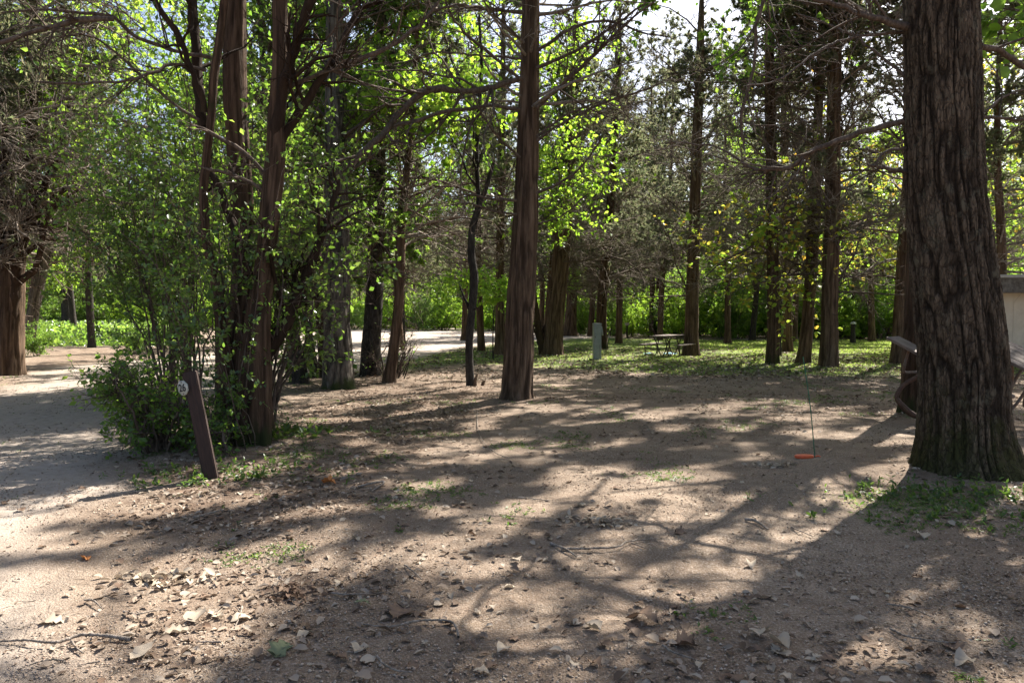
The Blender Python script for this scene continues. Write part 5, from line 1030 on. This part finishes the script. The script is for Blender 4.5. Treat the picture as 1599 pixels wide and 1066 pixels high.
# utility pedestal
def pedestal(px, py, s, label, hood=True):
    g = G(px, py); r = thing('utility_pedestal', (g[0], g[1], 0), label, 'utility box', rz=math.radians(8))
    bev_box('housing', (.25 * s, .2 * s, 1.15 * s), M_PED, r, (0, 0, .575 * s), b=.01)
    bev_box('cap', (.27 * s, .22 * s, .045 * s), M_PED, r, (0, 0, 1.172 * s), b=.01)
    if hood:
        mb = MB(); V = np.array([[.128, -.09, 1.10], [.128, .09, 1.10], [.128, -.09, .80], [.128, .09, .80], [.20, -.09, .80], [.20, .09, .80], [.145, -.09, 1.10], [.145, .09, 1.10]]) * s
        mb.add(V, np.array([[0, 1, 7, 6], [6, 7, 5, 4], [4, 5, 3, 2], [0, 2, 3, 1], [0, 6, 4, 2], [1, 3, 5, 7]])); link('outlet_cover', mb.mesh('outlet_cover', M_PED), r)
        bev_box('latch', (.03, .012, .05), M_PIPE_G, r, (-.08, -.106, .75), b=.003); bev_box('door', (.20, .008, .62), M_PED, r, (0, -.104, .80), b=.003); bev_box('base_collar', (.28, .23, .05), M_PED, r, (0, 0, .02), b=.006)
        bev_box('seam_strip', (.012, .004, 1.0), M_PIPE_G, r, (.07, -.103, .6), b=.001)
    return r
pedestal(932, 562, 1.0, 'tall grey metal utility pedestal with a sloped side cover standing on the grass')
pedestal(170, 507, 1.0, 'pale grey utility pedestal beyond the road behind a far picnic table', False)

# picnic tables (local: length along x, seats at +-y)
def picnic(label, L=1.8, mw=M_WOOD_GREY, mp=M_PIPE, loc=(0, 0, 0), rot=(0, 0, 0)):
    r = thing('picnic_table', loc, label, 'picnic table'); r.rotation_euler = rot
    for i in range(5): bev_box('plank', (L, .135, .038), mw, r, (0, -.29 + i * .145, .74), b=.004, wob=.001, seed=i)
    for s in (-1, 1):
        bev_box('seat', (L, .24, .038), mw, r, (0, s * .66, .44), b=.004, wob=.001, seed=7 + s)
    for x in (-L * .33, L * .33):
        def pipe(pts, r_=.020):
            c = catmull(np.array([(x, a, b) for a, b in pts]), 26); m = MB(); m.add(*tubes(c[None], np.full((1, 26), r_), 10)); link('pipe_frame', m.mesh('pipe_frame', mp, True), r)
        pipe([(-.34, .72), (-.24, .56), (-.17, .40), (-.11, .2), (-.04, .06), (0, .03), (.04, .06), (.11, .2), (.17, .40), (.24, .56), (.34, .72)])
        for s in (-1, 1):
            pipe([(s * .08, .72), (s * .15, .52), (s * .17, .36), (s * .22, .12), (s * .32, .025), (s * .48, .02), (s * .60, .04), (s * .64, .2), (s * .65, .42)])
            pipe([(s * .16, .42), (s * .40, .42), (s * .74, .42)], .014)
    return r
g = G(1043, 555); picnic('weathered picnic table on curved dark metal pipes, standing on the grass by a cedar', 1.7, loc=(g[0], g[1], float(gz(g[0], g[1])) - .01), rot=(0, 0, math.radians(57)))
g = G(168, 508); picnic('far picnic table with pale brown planks beyond the left road', 2.2, loc=(g[0] + .1, g[1] - 1.0, 0), rot=(0, 0, math.radians(4)))
# leaning table behind the great tree
a, b = P(1430, 497, 10.7), P(1612, 583, 9.15); ex = Vector(b - a).normalized(); nz = Vector((.10, -.35, .93)); nz = (nz - ex * nz.dot(ex)).normalized(); ey = nz.cross(ex).normalized()
M3 = Matrix((ex, ey, nz)).transposed(); lt = picnic('picnic table tipped up and leaning against the broad fibrous cedar behind the massive tree', 1.85, M_WOOD_GREY, M_PIPE_G)
mid_top = Vector((a + b) / 2); lt.location = mid_top - M3 @ Vector((0, -.36, .74)); lt.rotation_euler = M3.to_euler()

mb = MB(); Yr = 10.4; c = catmull(np.array([P(1452, 572, Yr), P(1432, 588, Yr), P(1410, 602, Yr), P(1400, 620, Yr), P(1410, 636, Yr), P(1424, 648, Yr), P(1446, 652, Yr + .1)]), 30); mb.add(*tubes(c[None], np.full((1, 30), .032), 8))
c = catmull(np.array([P(1400, 622, Yr), P(1418, 640, Yr - .2), P(1440, 655, Yr - .3)]), 12); mb.add(*tubes(c[None], np.full((1, 12), .028), 8))
tag(link('metal_stand', mb.mesh('metal_stand', mat_plain('rusty_metal', (.13, .075, .05), (.07, .04, .03), 20, .7, .3, .2), True, (c[0][0], c[0][1], 0)), None, (c[0][0], c[0][1], 0)), 'rusty bent metal stand propping the tipped picnic table', 'metal stand')

# blue scraps under the table
for px, py, s, lb in [(1046, 553, .16, 'bright blue plastic scrap on the grass beneath the picnic table'), (1014, 553, .14, 'pale blue plastic scrap under the left bench of the picnic table')]:
    g = G(px, py); mb = MB(); u = np.linspace(-1, 1, 7); XX, YY = np.meshgrid(u, u); ZZ = .25 * np.abs(vn(XX * 1.7 + 3, YY * 1.7, 3)) * (1 - .5 * np.hypot(XX, YY)); V = np.stack([XX * s * 1.5, YY * s, ZZ * s * 1.8 + .03], -1).reshape(-1, 3); ii = np.arange(49).reshape(7, 7)
    mb.add(V, np.stack([ii[:-1, :-1], ii[:-1, 1:], ii[1:, 1:], ii[1:, :-1]], -1).reshape(-1, 4)); tag(link('plastic_sheet', mb.mesh('plastic_sheet', M_BLUE, True), None, (g[0], g[1], float(gz(g[0], g[1])))), lb, 'plastic scrap')

# green rod and orange piece
g = G(1274, 716); t = P(1254, 557, g[1]); rod = MB(); c = catmull(np.array([[g[0], g[1], -.1], (np.array(g) + t) / 2 + [.01, 0, 0], t]), 12); rod.add(*tubes(c[None], np.full((1, 12), .0055), 8))
tag(link('metal_rod', rod.mesh('metal_rod', M_GREEN, True, (g[0], g[1], 0)), None, (g[0], g[1], 0)), 'thin green metal rod stuck upright in the dirt', 'rod')
g = G(1256, 716); n = 26; V = []
for k, (zz, s) in enumerate([(0, .9), (.012, 1.), (.026, 1.), (.036, .86), (.038, .6)]):
    for i in range(n):
        a = i / n * 2 * np.pi; x = np.cos(a); V.append((np.sign(x) * abs(x) ** .8 * .105 * s, np.sin(a) * .045 * s * (1 - .25 * x), zz))
V = np.array(V); f = [[k * n + i, k * n + (i + 1) % n, (k + 1) * n + (i + 1) % n, (k + 1) * n + i] for k in range(4) for i in range(n)]; mb = MB(); mb.add(V, [np.array(f), np.array([[4 * n + i for i in range(n)]])])
o = link('plastic_case', mb.mesh('plastic_case', M_ORANGE, True), None, (g[0], g[1], float(gz(g[0], g[1])))); tag(o, 'flat orange plastic piece lying beside the green rod', 'plastic piece')
mb = MB(); mb.add(*tubes(catmull(np.array([[.12, 0, .015], [.15, .005, .022], [.175, 0, .012]]), 8)[None], np.full((1, 8), .008), 7)); link('handle_tip', mb.mesh('handle_tip', M_ORANGE, True), o)

# small brown sign post in front of the far wood, small boxes at the wood's edge
g = G(711, 514); r = thing('sign_post', (g[0], g[1], 0), 'short dark post carrying a small pale plate at the far side of the road', 'sign post'); k = g[1] / F
bev_box('post_shaft', (.12, .1, 30 * k * 1.0), M_POST, r, (0, 0, 15 * k), b=.01); bev_box('plate', (6.5 * k, .03, 4 * k), M_WHITE, r, (0, -.07, 21 * k), b=.004)
g = G(979, 528); r = thing('post_box', (g[0], g[1], 0), 'small pinkish box on a thin dark post in front of the sunlit bushes', 'box on post'); k = g[1] / F
bev_box('post_shaft', (.09, .09, 20 * k), M_POST, r, (0, 0, 10 * k), b=.01); bev_box('box', (6 * k, .16, 4.5 * k), mat_plain('pinkish_paint', (.42, .33, .33), None, 10), r, (0, 0, 22 * k), b=.03)
g = G(1332, 536); r = thing('stump_post', (g[0], g[1], 0), 'tall grey stump capped with a pale rounded top at the edge of the wood', 'stump'); k = g[1] / F
V, Fc = trunk_arrays([(0, 0, -.1, 5 * k), (0, 0, .1, 4.5 * k), (0, 0, 15 * k, 3.6 * k), (0, 0, 30 * k, 3 * k)], 20, .1, 'cedar', 3, .1, 1.); link('trunk', mk_mesh('trunk', V, Fc, M_DARK, True), r)
V, Fc = trunk_arrays([(0, 0, 30 * k, 4.0 * k), (0, 0, 31.5 * k, 4.2 * k), (0, 0, 33 * k, 3.0 * k), (0, 0, 34 * k, .6 * k)], 20, .03, 'smooth', 3, 0, .5); link('cap', mk_mesh('cap', V, Fc, M_WHITE, True), r)
# stump beside the crooked tree
for px, py, h, w_, lb in [(742, 604, 20, 4, 'jagged upright splinter stump right of the crooked thin tree'), (755, 602, 9, 5, 'low reddish broken stump right of the jagged splinter')]:
    g = G(px, py); k = g[1] / F; V, Fc = trunk_arrays([(0, 0, -.05, w_ * k * .7), (0, 0, h * k * .5, w_ * k * .55), (.02, 0, h * k * .8, w_ * k * .35), (.05, 0, h * k, .01)], 14, .03, 'cedar', int(px), .2, 2.); tag(link('stump', mk_mesh('stump', V, Fc, M_CEDAR, True), None, (g[0], g[1], 0)), lb, 'stump')
# broken sticks round the thin leaning cedar
for i, (p0, p1) in enumerate([((628, 588), (648, 535)), ((622, 590), (631, 546)), ((618, 592), (622, 550)), ((630, 592), (640, 560))]):
    g = G(*p0); nd = np.array([[g[0], g[1], -.03], P((p0[0] + p1[0]) / 2 + 1, (p0[1] + p1[1]) / 2, g[1] + .05), P(*p1, g[1] + .1)]); c = catmull(nd, 10); mb = MB(); mb.add(*tubes(c[None], np.linspace(.016, .006, 10)[None], 6))
    tag(link('dead_stick', mb.mesh('dead_stick', M_DARK, True, (g[0], g[1], 0)), None, (g[0], g[1], 0)), ['longest dead stick slanting up right of the thin leaning cedar', 'straight dead stick nearest the long slanting one', 'dead stick closest to the foot of the thin leaning cedar', 'shortest dead stick right of the thin leaning cedar'][i], 'stick')

# cream building at the right edge
Yh = 21.0; x0 = P(1548, 500, Yh)[0]; bw, bd_, bh = 7.0, 4.0, P(1599, 455, Yh)[2]
bld = thing('cream_building', (x0, Yh, 0), 'small cream building with a weathered flat roof edge, partly hidden by the massive tree', 'building')
for i in range(int(bw / .6)): bev_box('wall_panel', (.596, .05, bh), M_WALL, bld, (.3 + i * .6, 0, bh / 2), b=.003)
bev_box('wall', (.05, bd_, bh), M_WALL, bld, (-.03, bd_ / 2 + .03, bh / 2), b=.003)
bev_box('wall', (bw, .05, bh), M_WALL, bld, (bw / 2, bd_ + .08, bh / 2), b=.003)
bev_box('fascia', (bw + .7, .04, .40), M_ROOF, bld, (bw / 2, -.42, bh + .15), b=.006)
bev_box('roof', (bw + .8, bd_ + 1.0, .09), mat_plain('pale_roof_sheet', (.42, .41, .38), (.25, .24, .22), 5, .8), bld, (bw / 2, bd_ / 2, bh + .41), b=.01)
bev_box('soffit', (bw + .6, .38, .03), M_ROOF, bld, (bw / 2, -.22, bh - .03), b=.004)
# fence far right
gp = G(1390, 530); fc = thing('wooden_fence', (gp[0], gp[1] + 1.5, 0), 'low wooden picket fence showing between two cedars far to the right', 'fence')
for i in range(12): bev_box('picket', (.09, .03, 1.05), M_WHITE if i % 3 else M_WOOD_GREY, fc, (-1.0 + i * .28, 0, .52), b=.006)
bev_box('rail', (3.5, .04, .08), M_WOOD_GREY, fc, (.5, .04, .85), b=.006); bev_box('rail', (3.5, .04, .08), M_WOOD_GREY, fc, (.5, .04, .3), b=.006)
